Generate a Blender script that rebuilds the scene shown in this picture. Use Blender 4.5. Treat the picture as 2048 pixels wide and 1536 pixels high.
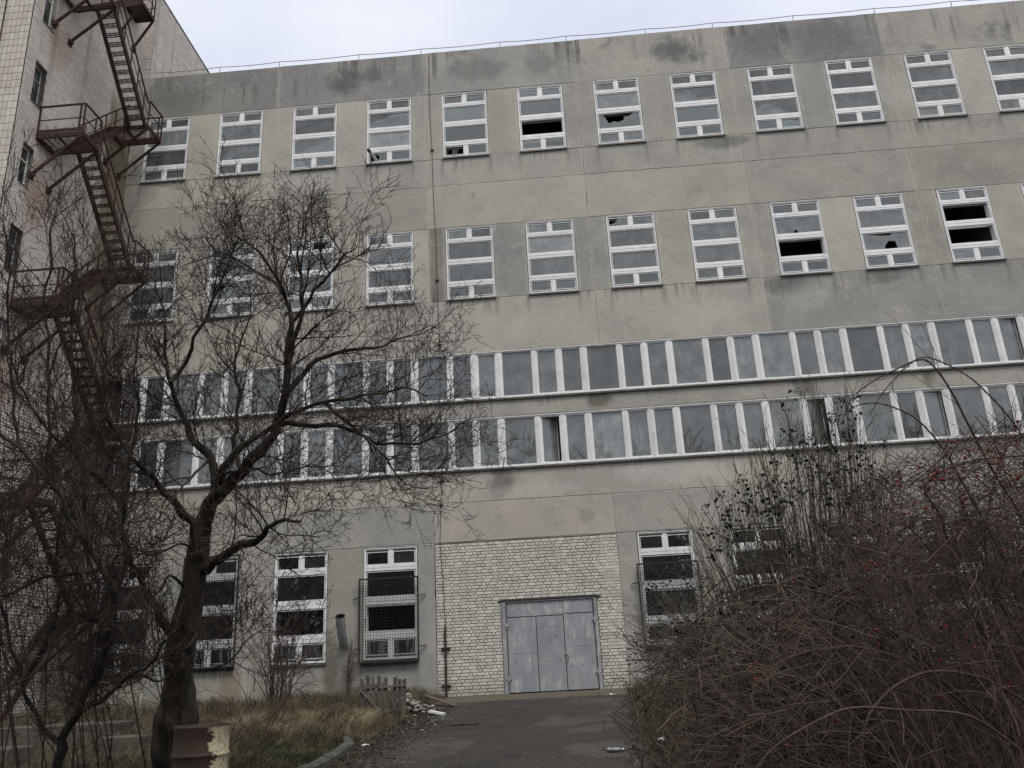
import bpy, bmesh, math, random
from math import sin, cos, pi, radians, sqrt, atan2
from mathutils import Vector, Matrix, noise
random.seed(7)
rnd = random.random
def U(a, b): return a + (b - a) * random.random()

# ------------------------------------------------------------------ scene, camera, sky, sun, exposure
for o in list(bpy.data.objects): bpy.data.objects.remove(o)
scn = bpy.context.scene
col = scn.collection
FPX = 1650.807
CAM = Vector((15.62, -27.35, 0.976))
YAW, PITCH, ROLL = radians(2.999), radians(18.468), radians(-3.003)
FW = Vector((-sin(YAW) * cos(PITCH), cos(YAW) * cos(PITCH), sin(PITCH)))
_r0 = Vector((cos(YAW), sin(YAW), 0)); _u0 = _r0.cross(FW)
RT = _r0 * cos(ROLL) + _u0 * sin(ROLL)
UP = -_r0 * sin(ROLL) + _u0 * cos(ROLL)
cd = bpy.data.cameras.new('camera')
cd.sensor_width = 36.0; cd.lens = FPX / 2048 * 36.0
cd.clip_start = 0.1; cd.clip_end = 2000
cam = bpy.data.objects.new('camera', cd); col.objects.link(cam)
cam.matrix_world = Matrix(((RT.x, UP.x, -FW.x, CAM.x), (RT.y, UP.y, -FW.y, CAM.y), (RT.z, UP.z, -FW.z, CAM.z), (0, 0, 0, 1)))
scn.camera = cam
def ray(px, py): return FW + RT * ((px - 1024) / FPX) - UP * ((py - 768) / FPX)
def at_depth(px, py, d): return CAM + ray(px, py) * d
def at_y(px, py, y): d = ray(px, py); return CAM + d * ((y - CAM.y) / d.y)
def to_px(P):
    d = P - CAM; z = d.dot(FW)
    return 1024 + FPX * d.dot(RT) / z, 768 - FPX * d.dot(UP) / z

SUN_EL, SUN_AZ = radians(61), radians(205)      # compass-like: direction the light comes from, seen from the scene
w = bpy.data.worlds.new('World'); scn.world = w; w.use_nodes = True
nt = w.node_tree; nt.nodes.clear()
out = nt.nodes.new('ShaderNodeOutputWorld'); bg = nt.nodes.new('ShaderNodeBackground')
sky = nt.nodes.new('ShaderNodeTexSky'); sky.sky_type = 'NISHITA'; sky.sun_disc = False
sky.sun_elevation = SUN_EL; sky.sun_rotation = 2 * pi - SUN_AZ; sky.dust_density = 4; sky.air_density = 1.5
mixc = nt.nodes.new('ShaderNodeMixRGB'); mixc.inputs[0].default_value = 0.93
tc = nt.nodes.new('ShaderNodeTexCoord'); nz = nt.nodes.new('ShaderNodeTexNoise')
mp = nt.nodes.new('ShaderNodeMapping'); mp.inputs['Scale'].default_value = (1, 1, 2.5)
nz.inputs['Scale'].default_value = 3.0; nz.inputs['Detail'].default_value = 5
rp = nt.nodes.new('ShaderNodeValToRGB')
rp.color_ramp.elements[0].position = 0.3; rp.color_ramp.elements[0].color = (4.7, 5.0, 5.95, 1)
rp.color_ramp.elements[1].position = 0.72; rp.color_ramp.elements[1].color = (6.5, 6.65, 7.0, 1)
L = nt.links.new
L(tc.outputs['Generated'], mp.inputs[0]); L(mp.outputs[0], nz.inputs[0]); L(nz.outputs[0], rp.inputs[0])
L(sky.outputs[0], mixc.inputs[1]); L(rp.outputs[0], mixc.inputs[2]); L(mixc.outputs[0], bg.inputs[0])
bg.inputs[1].default_value = 0.1
L(bg.outputs[0], out.inputs[0])

sd = bpy.data.lights.new('sun', 'SUN'); sd.energy = 1.5; sd.angle = radians(24); sd.color = (1.0, 0.96, 0.9)
sun = bpy.data.objects.new('sun', sd); col.objects.link(sun)
sdir = Vector((sin(SUN_AZ) * cos(SUN_EL) * -1, cos(SUN_AZ) * cos(SUN_EL), sin(SUN_EL)))
sun.rotation_euler = sdir.to_track_quat('Z', 'Y').to_euler(); sun.location = (15, -20, 40)

scn.view_settings.view_transform = 'Standard'; scn.view_settings.look = 'None'
scn.view_settings.exposure = 0.62; scn.view_settings.gamma = 1.0; scn.view_settings.use_curve_mapping = False
scn.render.engine = 'CYCLES'
scn.cycles.transparent_max_bounces = 12
scn.cycles.max_bounces = 6

# ------------------------------------------------------------------ helpers
def tag(o, label=None, cat=None, group=None, kind=None):
    if label: o['label'] = label
    if cat: o['category'] = cat
    if group: o['group'] = group
    if kind: o['kind'] = kind
    return o
def empty(name, loc=(0, 0, 0)):
    o = bpy.data.objects.new(name, None); o.location = loc; o.empty_display_size = 0.1; col.objects.link(o); return o
class MB:
    def __init__(s): s.v = []; s.f = []; s.t = []
    def face(s, f, t=0.5): s.f.append(f); s.t.append(t)
    def box(s, x0, x1, y0, y1, z0, z1, t=0.5):
        n = len(s.v)
        s.v += [(x0, y0, z0), (x1, y0, z0), (x1, y1, z0), (x0, y1, z0), (x0, y0, z1), (x1, y0, z1), (x1, y1, z1), (x0, y1, z1)]
        s.f += [(n, n + 3, n + 2, n + 1), (n + 4, n + 5, n + 6, n + 7), (n, n + 1, n + 5, n + 4), (n + 1, n + 2, n + 6, n + 5), (n + 2, n + 3, n + 7, n + 6), (n + 3, n, n + 4, n + 7)]
        s.t += [t] * 6
        return s
    def beam(s, p, q, wd, ht, up=(0, 0, 1), t=0.5):
        p = Vector(p); q = Vector(q); d = (q - p).normalized(); up = Vector(up)
        a = d.cross(up)
        if a.length < 1e-4: a = d.cross(Vector((1, 0, 0)))
        a.normalize(); b = a.cross(d).normalized(); a = a * wd / 2; b = b * ht / 2
        n = len(s.v)
        for P in (p, q):
            for k in (-a - b, a - b, a + b, -a + b): s.v.append(tuple(P + k))
        s.f += [(n + 3, n + 2, n + 1, n), (n + 4, n + 5, n + 6, n + 7), (n, n + 1, n + 5, n + 4), (n + 1, n + 2, n + 6, n + 5), (n + 2, n + 3, n + 7, n + 6), (n + 3, n, n + 4, n + 7)]
        s.t += [t] * 6
        return s
    def tube(s, pts, rad, sides=6, cap=False, t=0.5):
        n0 = len(s.v); m = len(pts)
        pv = None
        for i in range(m):
            p = pts[i]
            d = (pts[min(i + 1, m - 1)] - pts[max(i - 1, 0)])
            if d.length < 1e-7: d = Vector((0, 0, 1))
            d.normalize()
            if pv is None:
                a = d.cross(Vector((0.31, 0.17, 0.93)) if abs(d.z) < 0.9 else Vector((1, 0.1, 0)))
            else:
                a = pv - d * pv.dot(d)
                if a.length < 1e-5: a = d.cross(Vector((1, 0.2, 0.1)))
            a.normalize(); pv = a; b = d.cross(a)
            r = rad[i]
            for k in range(sides):
                an = 2 * pi * k / sides
                s.v.append(tuple(p + a * (r * cos(an)) + b * (r * sin(an))))
        for i in range(m - 1):
            for k in range(sides):
                k2 = (k + 1) % sides
                s.f.append((n0 + i * sides + k, n0 + i * sides + k2, n0 + (i + 1) * sides + k2, n0 + (i + 1) * sides + k)); s.t.append(t)
        if cap:
            s.f.append(tuple(n0 + k for k in range(sides))[::-1]); s.t.append(t)
            s.f.append(tuple(n0 + (m - 1) * sides + k for k in range(sides))); s.t.append(t)
        return s
    def mesh(s, name, mat, smooth=False, tint=False):
        me = bpy.data.meshes.new(name)
        me.from_pydata(s.v, [], s.f)
        if tint:
            a = me.attributes.new('tint', 'FLOAT', 'FACE'); a.data.foreach_set('value', s.t)
        if smooth: me.polygons.foreach_set('use_smooth', [True] * len(me.polygons))
        if mat: me.materials.append(mat)
        me.update()
        return me
    def build(s, name, mat, parent=None, smooth=False, tint=False, loc=None):
        o = bpy.data.objects.new(name, s.mesh(name, mat, smooth, tint)); col.objects.link(o)
        if parent: o.parent = parent
        if loc is not None: o.location = loc
        return o
def inst(name, me, parent, loc, rot=None):
    o = bpy.data.objects.new(name, me); col.objects.link(o); o.parent = parent; o.location = loc
    if rot: o.rotation_euler = rot
    return o

# ------------------------------------------------------------------ materials
class NT:
    def __init__(s, name):
        s.m = bpy.data.materials.new(name); s.m.use_nodes = True
        s.nt = s.m.node_tree; s.nt.nodes.clear()
        s.out = s.nt.nodes.new('ShaderNodeOutputMaterial')
    def n(s, typ, **kw):
        x = s.nt.nodes.new('ShaderNode' + typ)
        for k, v in kw.items(): setattr(x, k, v)
        return x
    def put(s, sock, v):
        if isinstance(v, bpy.types.NodeSocket): s.nt.links.new(v, sock)
        elif isinstance(v, (tuple, list)) and sock.type == 'RGBA' and len(v) == 3: sock.default_value = (*v, 1)
        else: sock.default_value = v
    def math(s, op, a, b=0.0, clamp=False):
        x = s.n('Math', operation=op, use_clamp=clamp); s.put(x.inputs[0], a); s.put(x.inputs[1], b); return x.outputs[0]
    def mix(s, f, a, b, bt='MIX'):
        x = s.n('MixRGB', blend_type=bt); s.put(x.inputs[0], f); s.put(x.inputs[1], a); s.put(x.inputs[2], b); return x.outputs[0]
    def ramp(s, v, a, b):      # smooth 0..1 between a and b
        x = s.n('MapRange', interpolation_type='SMOOTHSTEP'); s.put(x.inputs[0], v); s.put(x.inputs[1], a); s.put(x.inputs[2], b); return x.outputs[0]
    def noise(s, vec, scale, detail=4, rough=0.55, stretch=None, dist=0.0):
        if stretch:
            m = s.n('Mapping'); s.put(m.inputs[0], vec); m.inputs['Scale'].default_value = stretch; vec = m.outputs[0]
        x = s.n('TexNoise'); s.put(x.inputs['Vector'], vec); x.inputs['Scale'].default_value = scale
        x.inputs['Detail'].default_value = detail; x.inputs['Roughness'].default_value = rough; x.inputs['Distortion'].default_value = dist
        return x.outputs[0]
    def pos(s): return s.n('NewGeometry').outputs['Position']
    def obj(s): return s.n('TexCoord').outputs['Object']
    def xyz(s, v): x = s.n('SeparateXYZ'); s.put(x.inputs[0], v); return x.outputs
    def ocol(s): return s.n('ObjectInfo').outputs['Color']
    def attr(s, name): return s.n('Attribute', attribute_name=name).outputs['Fac']
    def bump(s, h, strength, dist=0.01):
        b = s.n('Bump'); b.inputs['Strength'].default_value = strength; b.inputs['Distance'].default_value = dist; s.put(b.inputs['Height'], h); return b.outputs[0]
    def pbr(s, colr, rough=0.8, normal=None, metal=0.0, spec=0.5):
        b = s.n('BsdfPrincipled'); s.put(b.inputs['Base Color'], colr); s.put(b.inputs['Roughness'], rough); s.put(b.inputs['Metallic'], metal)
        s.put(b.inputs['Specular IOR Level'], spec)
        if normal is not None: s.put(b.inputs['Normal'], normal)
        s.nt.links.new(b.outputs[0], s.out.inputs[0]); return s.m

def m_concrete():
    s = NT('concrete'); p = s.pos(); x, y, z = s.xyz(p)
    base = s.ocol()
    n1 = s.noise(p, 0.55, 6, 0.6); n2 = s.noise(p, 3.5, 6, 0.65); n3 = s.noise(p, 40, 4, 0.7); nL = s.noise(p, 1.3, 7, 0.68, dist=0.6)
    c = s.mix(s.ramp(n1, 0.3, 0.7), s.mix(1, base, (0.86, 0.86, 0.88), 'MULTIPLY'), s.mix(1, base, (1.10, 1.09, 1.05), 'MULTIPLY'))
    c = s.mix(s.math('MULTIPLY', s.ramp(n2, 0.45, 0.75), 0.35), c, s.mix(1, c, (0.78, 0.77, 0.75), 'MULTIPLY'))
    c = s.mix(s.math('MULTIPLY', s.ramp(nL, 0.55, 0.68), 0.5), c, (0.42, 0.40, 0.36))
    # trowelled, patchy render: pale smears
    sm = s.noise(p, 2.2, 5, 0.7, stretch=(0.45, 1, 1.6), dist=1.2)
    c = s.mix(s.math('MULTIPLY', s.ramp(sm, 0.56, 0.70), 0.40), c, (0.46, 0.44, 0.40))
    dk = s.noise(p, 0.9, 7, 0.7, dist=0.5); c = s.mix(s.math('MULTIPLY', s.ramp(dk, 0.56, 0.72), 0.45), c, (0.19, 0.185, 0.17))
    # streaks running down
    st = s.noise(p, 1.0, 4, 0.6, stretch=(3.2, 1, 0.10)); st2 = s.noise(p, 1.0, 3, 0.6, stretch=(9.0, 1, 0.25))
    par = s.math('MULTIPLY', s.ramp(z, 22.3, 23.6), s.ramp(st, 0.48, 0.62))
    par = s.math('MULTIPLY', par, s.ramp(s.noise(p, 0.5, 2), 0.38, 0.55))
    par = s.math('MULTIPLY', par, s.ramp(n1, 0.38, 0.6))
    c = s.mix(s.math('MULTIPLY', par, 0.8), c, (0.095, 0.09, 0.075))
    # big sooty blotches high on the parapet
    bl = s.noise(p, 0.42, 6, 0.65, dist=0.4)
    bm = s.math('MULTIPLY', s.ramp(bl, 0.55, 0.66), s.ramp(z, 22.3, 22.8))
    c = s.mix(s.math('MULTIPLY', bm, 0.6), c, (0.10, 0.10, 0.095))
    # dirt washed down below the sills
    for zs, ln in ((19.47, 0.9), (13.46, 1.0), (9.58, 0.55), (7.12, 0.8), (1.15, 0.7)):
        g = s.math('MULTIPLY', s.ramp(z, zs - ln, zs), s.math('LESS_THAN', z, zs + 0.03))
        g = s.math('MULTIPLY', g, s.ramp(s.math('ADD', st2, s.math('MULTIPLY', n1, 0.6)), 0.80, 1.02)); g = s.math('MULTIPLY', g, s.ramp(bl, 0.42, 0.60))
        c = s.mix(s.math('MULTIPLY', g, 0.75), c, (0.11, 0.105, 0.09))
    # pale mortar smeared over the vertical panel joints
    mx = s.math('ABSOLUTE', s.math('SUBTRACT', s.math('MODULO', s.math('ADD', x, 0.65 + 60 + 3), 6.0), 3.0))
    wob = s.math('MULTIPLY', s.noise(p, 2.5, 4, 0.7), 0.34)
    jm = s.math('LESS_THAN', s.math('ADD', mx, 0.0), s.math('SUBTRACT', wob, 0.10))
    jm = s.math('MULTIPLY', jm, s.math('MULTIPLY', s.ramp(z, 10.0, 12.0), s.ramp(n2, 0.3, 0.5)))
    c = s.mix(s.math('MULTIPLY', jm, 0.36), c, (0.47, 0.44, 0.38))
    # mortar packed in beside the window frames, and runs from the sill ends
    m3 = s.math('MODULO', s.math('ADD', x, 63.0), 3.0)
    e0 = s.math('MINIMUM', s.math('ABSOLUTE', s.math('SUBTRACT', m3, 1.80)), s.math('ABSOLUTE', s.math('SUBTRACT', m3, 2.96)))
    em = s.math('MULTIPLY', s.math('LESS_THAN', e0, s.math('SUBTRACT', s.math('MULTIPLY', s.noise(p, 3.2, 5, 0.7), 0.42), 0.13)), s.math('ADD', s.math('MULTIPLY', s.math('GREATER_THAN', z, 13.46), s.math('LESS_THAN', z, 16.44)), s.math('MULTIPLY', s.math('GREATER_THAN', z, 19.47), s.math('LESS_THAN', z, 22.47))))
    c = s.mix(s.math('MULTIPLY', em, s.math('MULTIPLY', s.ramp(n1, 0.3, 0.65), 0.5)), c, (0.47, 0.445, 0.39))
    for zs in (19.47, 13.46):
        g = s.math('MULTIPLY', s.ramp(z, zs - 1.25, zs), s.math('LESS_THAN', z, zs + 0.03))
        g = s.math('MULTIPLY', g, s.ramp(s.math('ADD', e0, s.math('MULTIPLY', st2, 0.25)), 0.30, 0.08))
        c = s.mix(s.math('MULTIPLY', g, 0.55), c, (0.12, 0.115, 0.10))
    fine = s.noise(p, 7, 8, 0.75); c = s.mix(s.math('MULTIPLY', s.ramp(fine, 0.5, 0.75), 0.35), c, s.mix(1, c, (0.74, 0.73, 0.71), 'MULTIPLY')); c = s.mix(s.math('MULTIPLY', s.ramp(fine, 0.45, 0.28), 0.3), c, s.mix(1, c, (1.2, 1.2, 1.19), 'MULTIPLY'))
    # damp, greened foot of the wall
    ft = s.math('MULTIPLY', s.ramp(z, 1.1, 0.1), s.ramp(s.noise(p, 1.4, 5, 0.65), 0.38, 0.62))
    c = s.mix(s.math('MULTIPLY', ft, 0.55), c, (0.15, 0.15, 0.11))
    # stains and repairs with their own places on this wall
    wn = s.noise(p, 1.6, 6, 0.7, dist=0.8)
    for (bx, bz, sx, sz, k, cc) in ((8.1, 23.45, 0.75, 0.75, 0.75, (0.085, 0.085, 0.08)), (9.2, 23.75, 0.5, 0.45, 0.6, (0.10, 0.10, 0.095)), (21.3, 23.6, 0.95, 0.75, 0.75, (0.085, 0.085, 0.082)), (24.6, 23.6, 1.2, 1.1, 0.5, (0.12, 0.12, 0.117)), (27.3, 23.4, 1.7, 1.2, 0.55, (0.12, 0.12, 0.117)),
                                    (1.2, 23.3, 1.6, 1.0, 0.4, (0.10, 0.095, 0.075)), (13.4, 23.5, 1.3, 0.7, 0.45, (0.11, 0.11, 0.105)), (16.0, 23.6, 0.8, 0.6, 0.4, (0.12, 0.12, 0.115)), (22.7, 19.2, 1.2, 0.35, 0.6, (0.10, 0.10, 0.09)), (24.2, 13.1, 0.9, 0.5, 0.6, (0.10, 0.10, 0.095)), (27.6, 13.2, 0.8, 0.35, 0.6, (0.11, 0.11, 0.10)),
                                    (13.7, 6.75, 0.55, 0.7, 0.75, (0.12, 0.11, 0.095)), (17.2, 9.35, 0.55, 0.35, 0.8, (0.10, 0.095, 0.075)), (24.1, 9.3, 0.4, 0.4, 0.7, (0.10, 0.095, 0.08)), (28.3, 9.3, 0.25, 0.4, 0.6, (0.12, 0.105, 0.08)), (7.9, 1.0, 0.28, 1.2, 0.6, (0.11, 0.10, 0.075)), (4.7, 0.6, 0.4, 0.8, 0.5, (0.24, 0.15, 0.085)),
                                    (19.6, 6.7, 2.2, 0.5, 0.55, (0.52, 0.50, 0.46)), (14.8, 6.35, 1.5, 0.3, 0.5, (0.50, 0.48, 0.44)), (9.8, 0.5, 0.7, 0.4, 0.4, (0.46, 0.44, 0.39)), (24.8, 12.6, 0.9, 0.6, 0.3, (0.5, 0.48, 0.44)), (29.3, 20.9, 0.9, 1.0, 0.35, (0.50, 0.48, 0.44)), (16.4, 5.4, 0.3, 0.3, 0.4, (0.2, 0.19, 0.16)), (15.0, 12.3, 2.0, 0.7, 0.3, (0.48, 0.46, 0.41)), (20.5, 12.3, 2.0, 0.7, 0.3, (0.48, 0.46, 0.41)), (6.5, 19.0, 2.0, 0.3, 0.35, (0.48, 0.46, 0.42)), (22.0, 17.4, 1.5, 0.9, 0.3, (0.22, 0.215, 0.195))):
        dx = s.math('DIVIDE', s.math('SUBTRACT', x, bx), sx); dz = s.math('DIVIDE', s.math('SUBTRACT', z, bz), sz)
        d = s.math('ADD', s.math('MULTIPLY', dx, dx), s.math('MULTIPLY', dz, dz))
        c = s.mix(s.math('MULTIPLY', s.ramp(s.math('ADD', d, s.math('MULTIPLY', wn, 3.0)), 2.75, 1.45), k), c, cc)
    # pits and specks
    pit = s.noise(p, 16, 2, 0.5); c = s.mix(s.math('MULTIPLY', s.ramp(pit, 0.70, 0.76), 0.5), c, (0.10, 0.10, 0.09))
    h = s.math('ADD', s.math('MULTIPLY', n3, 0.4), s.math('ADD', n2, s.math('MULTIPLY', sm, 0.8)))
    return s.pbr(c, 0.92, s.bump(h, 0.35, 0.02), spec=0.25)
def m_simple(name, c1, c2, scale=3.0, rough=0.8, bump=0.2, metal=0.0, detail=5, use_obj=False, stretch=None, spec=0.4):
    s = NT(name); p = s.obj() if use_obj else s.pos()
    n = s.noise(p, scale, detail, 0.62, stretch=stretch)
    c = s.mix(s.ramp(n, 0.3, 0.7), c1, c2)
    return s.pbr(c, rough, s.bump(s.noise(p, scale * 7, 4), bump, 0.01) if bump else None, metal, spec)
def m_brick(name, ca, cb, stains=None):
    s = NT(name); p = s.pos(); x, y, z = s.xyz(p); t = s.attr('tint')
    c = s.mix(t, ca, cb)
    n = s.noise(p, 0.8, 6, 0.65); n2 = s.noise(p, 9, 5, 0.65)
    c = s.mix(s.math('MULTIPLY', s.ramp(n, 0.42, 0.72), 0.35), c, s.mix(1, c, (0.72, 0.68, 0.62), 'MULTIPLY'))
    c = s.mix(s.math('MULTIPLY', s.ramp(n2, 0.55, 0.75), 0.4), c, s.mix(1, c, (0.7, 0.68, 0.64), 'MULTIPLY'))
    if stains == 'tower':
        nb = s.noise(p, 1.1, 4, 0.6)
        edge = s.ramp(s.math('ADD', y, s.math('MULTIPLY', nb, 0.5)), -1.45, -1.25)
        edge = s.math('MULTIPLY', edge, s.ramp(z, 23.5, 21.5))
        c = s.mix(s.math('MULTIPLY', edge, 0.8), c, s.mix(s.ramp(n, 0.4, 0.6), (0.215, 0.18, 0.115), (0.16, 0.15, 0.085)))
        for (yy, zz, sy, sz) in ((-5.0, 15.9, 0.9, 1.5), (-5.0, 22.0, 0.9, 1.4), (-1.1, 19.0, 0.9, 1.2), (-5.0, 9.9, 0.9, 1.5), (-1.1, 13.0, 0.9, 1.2), (-5.1, 18.0, 0.8, 0.5), (-1.1, 21, .8, .6)):
            dy = s.math('DIVIDE', s.math('SUBTRACT', y, yy), sy); dz = s.math('DIVIDE', s.math('SUBTRACT', z, zz), sz)
            d = s.math('ADD', s.math('MULTIPLY', dy, dy), s.math('MULTIPLY', dz, dz))
            k = s.math('MULTIPLY', s.ramp(s.math('ADD', d, s.math('MULTIPLY', n, 0.9)), 1.5, 0.3), 0.55)
            c = s.mix(k, c, (0.33, 0.195, 0.14))
        st = s.noise(p, 1.0, 4, 0.6, stretch=(1, 2.5, 0.12))
        c = s.mix(s.math('MULTIPLY', s.ramp(st, 0.56, 0.7), 0.4), c, (0.17, 0.15, 0.12))
    else:
        ft = s.ramp(z, 0.6, 0.0); c = s.mix(s.math('MULTIPLY', ft, 0.4), c, (0.2, 0.19, 0.15))
    return s.pbr(c, 0.9, s.bump(s.math('ADD', n2, s.noise(p, 60, 3)), 0.35, 0.008), spec=0.25)
def m_frame():
    s = NT('frame_paint'); p = s.pos()
    n = s.noise(p, 2.2, 6, 0.65); n2 = s.noise(p, 1.0, 4, 0.6, stretch=(14, 1, 0.8))
    rv = s.n('ObjectInfo').outputs['Random']
    c = s.mix(s.ramp(n, 0.35, 0.7), (0.84, 0.845, 0.84), (0.74, 0.74, 0.725)); c = s.mix(s.math('MULTIPLY', rv, 0.45), c, s.mix(1, c, (0.74, 0.73, 0.70), 'MULTIPLY'))
    n5 = s.noise(p, 11, 4, 0.7); c = s.mix(s.math('MULTIPLY', s.ramp(n5, 0.60, 0.68), s.math('MULTIPLY', rv, 0.8)), c, (0.25, 0.22, 0.18))
    c = s.mix(s.math('MULTIPLY', s.ramp(n2, 0.55, 0.72), 0.35), c, (0.36, 0.34, 0.29))
    return s.pbr(c, 0.45, s.bump(s.noise(p, 30, 3), 0.08), spec=0.45)
def m_glass():
    s = NT('window_glass'); p = s.pos()
    oc = s.xyz(s.ocol())            # r = dust amount, g = tint brightness
    fr = s.n('Fresnel'); fr.inputs[0].default_value = 1.62
    gl = s.n('BsdfGlossy'); gl.inputs['Roughness'].default_value = 0.015; gl.inputs['Color'].default_value = (0.93, 0.97, 0.97, 1)
    s.put(gl.inputs['Normal'], s.bump(s.noise(p, 1.1, 2, 0.4), 0.05, 0.03))
    tr = s.n('BsdfTransparent'); tr.inputs[0].default_value = (0.72, 0.78, 0.78, 1)
    df = s.n('BsdfDiffuse'); s.put(df.inputs[0], s.mix(oc[1], (0.13, 0.135, 0.135), (0.37, 0.40, 0.40)))
    n = s.noise(p, 1.8, 5, 0.65); n2 = s.noise(p, 1.0, 4, 0.6, stretch=(6, 1, 0.7))
    du = s.math('MULTIPLY', oc[0], s.math('ADD', 0.55, s.math('ADD', s.math('MULTIPLY', s.ramp(n, 0.3, 0.75), 0.6), s.math('MULTIPLY', s.ramp(n2, 0.5, 0.7), 0.25))), True)
    m1 = s.n('MixShader'); s.put(m1.inputs[0], du); s.nt.links.new(tr.outputs[0], m1.inputs[1]); s.nt.links.new(df.outputs[0], m1.inputs[2])
    m2 = s.n('MixShader'); s.nt.links.new(fr.outputs[0], m2.inputs[0]); s.nt.links.new(m1.outputs[0], m2.inputs[1]); s.nt.links.new(gl.outputs[0], m2.inputs[2])
    s.nt.links.new(m2.outputs[0], s.out.inputs[0]); return s.m
def m_rust(name='rusty_steel', dark=1.0):
    s = NT(name); p = s.pos(); n = s.noise(p, 2.0, 6, 0.7); n2 = s.noise(p, 18, 5, 0.7)
    c = s.mix(s.ramp(n, 0.3, 0.7), (0.032 * dark, 0.018 * dark, 0.0145 * dark), (0.058 * dark, 0.030 * dark, 0.022 * dark))
    c = s.mix(s.math('MULTIPLY', s.ramp(n2, 0.55, 0.7), 0.6), c, (0.075 * dark, 0.036 * dark, 0.022 * dark))
    return s.pbr(c, 0.85, s.bump(n2, 0.3, 0.006), spec=0.25)
def m_gate():
    s = NT('gate_paint'); p = s.pos(); n = s.noise(p, 1.6, 6, 0.65, stretch=(1.3, 1, 0.6)); n2 = s.noise(p, 7, 5, 0.7); st = s.noise(p, 1, 4, 0.6, stretch=(7, 1, 0.5))
    c = s.mix(s.ramp(n, 0.35, 0.68), (0.235, 0.247, 0.260), (0.33, 0.341, 0.352))
    c = s.mix(s.math('MULTIPLY', s.ramp(n, 0.53, 0.64), 0.7), c, (0.48, 0.485, 0.485))
    c = s.mix(s.math('MULTIPLY', s.ramp(st, 0.54, 0.68), 0.35), c, (0.17, 0.18, 0.195))
    c = s.mix(s.math('MULTIPLY', s.ramp(n2, 0.68, 0.75), 0.7), c, (0.11, 0.07, 0.045))
    return s.pbr(c, 0.55, s.bump(s.math('ADD', n2, n), 0.12, 0.01), spec=0.4)
def m_bark(name, c1, c2):
    s = NT(name); p = s.pos(); n = s.noise(p, 6, 6, 0.7, stretch=(1, 1, 0.35)); n2 = s.noise(p, 2, 4)
    c = s.mix(s.ramp(n, 0.35, 0.7), c1, c2)
    c = s.mix(s.math('MULTIPLY', s.ramp(n2, 0.55, 0.72), 0.4), c, (0.075, 0.08, 0.05))
    return s.pbr(c, 0.9, s.bump(s.math('ADD', n, s.noise(p, 22, 5, 0.75, stretch=(1, 1, 0.3))), 1.0, 0.035), spec=0.2)
def m_tinted(name, ca, cb, rough=0.9, scale=0.6):
    s = NT(name); t = s.attr('tint'); p = s.pos()
    c = s.mix(t, ca, cb); c = s.mix(s.math('MULTIPLY', s.ramp(s.noise(p, scale, 4), 0.35, 0.7), 0.5), c, s.mix(1, c, (0.6, 0.58, 0.55), 'MULTIPLY'))
    return s.pbr(c, rough, None, spec=0.2)
def m_ground():
    s = NT('soil'); p = s.pos(); n = s.noise(p, 0.5, 7, 0.65); n2 = s.noise(p, 5, 6, 0.7); n3 = s.noise(p, 45, 4, 0.7)
    c = s.mix(s.ramp(n, 0.3, 0.7), (0.040, 0.031, 0.021), (0.072, 0.056, 0.036))
    c = s.mix(s.math('MULTIPLY', s.ramp(n2, 0.5, 0.7), 0.6), c, (0.045, 0.05, 0.026))
    c = s.mix(s.math('MULTIPLY', s.ramp(n3, 0.55, 0.7), 0.4), c, (0.14, 0.11, 0.07))
    return s.pbr(c, 0.95, s.bump(s.math('ADD', n2, n3), 0.8, 0.04), spec=0.15)
def m_asphalt():
    s = NT('asphalt'); p = s.pos(); x, y, z = s.xyz(p)
    n = s.noise(p, 0.45, 7, 0.65); n2 = s.noise(p, 3, 6, 0.7); n3 = s.noise(p, 70, 3, 0.7)
    c = s.mix(s.ramp(n, 0.3, 0.7), (0.021, 0.018, 0.015), (0.038, 0.032, 0.027))
    c = s.mix(s.math('MULTIPLY', s.ramp(n2, 0.5, 0.75), 0.5), c, (0.066, 0.056, 0.043))
    c = s.mix(s.math('MULTIPLY', s.ramp(n3, 0.58, 0.72), 0.4), c, (0.09, 0.08, 0.068))
    pt = s.noise(p, 0.33, 3, 0.5, dist=0.3); c = s.mix(s.math('MULTIPLY', s.ramp(pt, 0.56, 0.60), 0.5), c, (0.075, 0.066, 0.054)); c = s.mix(s.math('MULTIPLY', s.ramp(pt, 0.40, 0.37), 0.5), c, (0.018, 0.016, 0.014))
    ap = s.ramp(s.math('ADD', y, s.math('MULTIPLY', n2, 1.1)), -1.9, -1.2)      # silt washed up against the gate
    c = s.mix(s.math('MULTIPLY', ap, 0.8), c, (0.105, 0.088, 0.062))
    v = s.n('TexVoronoi', feature='DISTANCE_TO_EDGE'); s.put(v.inputs['Vector'], p); v.inputs['Scale'].default_value = 0.55
    cr = s.math('LESS_THAN', s.math('ADD', v.outputs[0], s.math('MULTIPLY', s.math('SUBTRACT', n2, 0.5), 0.06)), 0.006)
    c = s.mix(s.math('MULTIPLY', cr, 0.7), c, (0.02, 0.019, 0.016))
    return s.pbr(c, s.math('ADD', 0.62, s.math('MULTIPLY', n, 0.4)), s.bump(s.math('ADD', n3, s.math('MULTIPLY', n2, 1.5)), 0.5, 0.015), spec=0.35)
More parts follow.
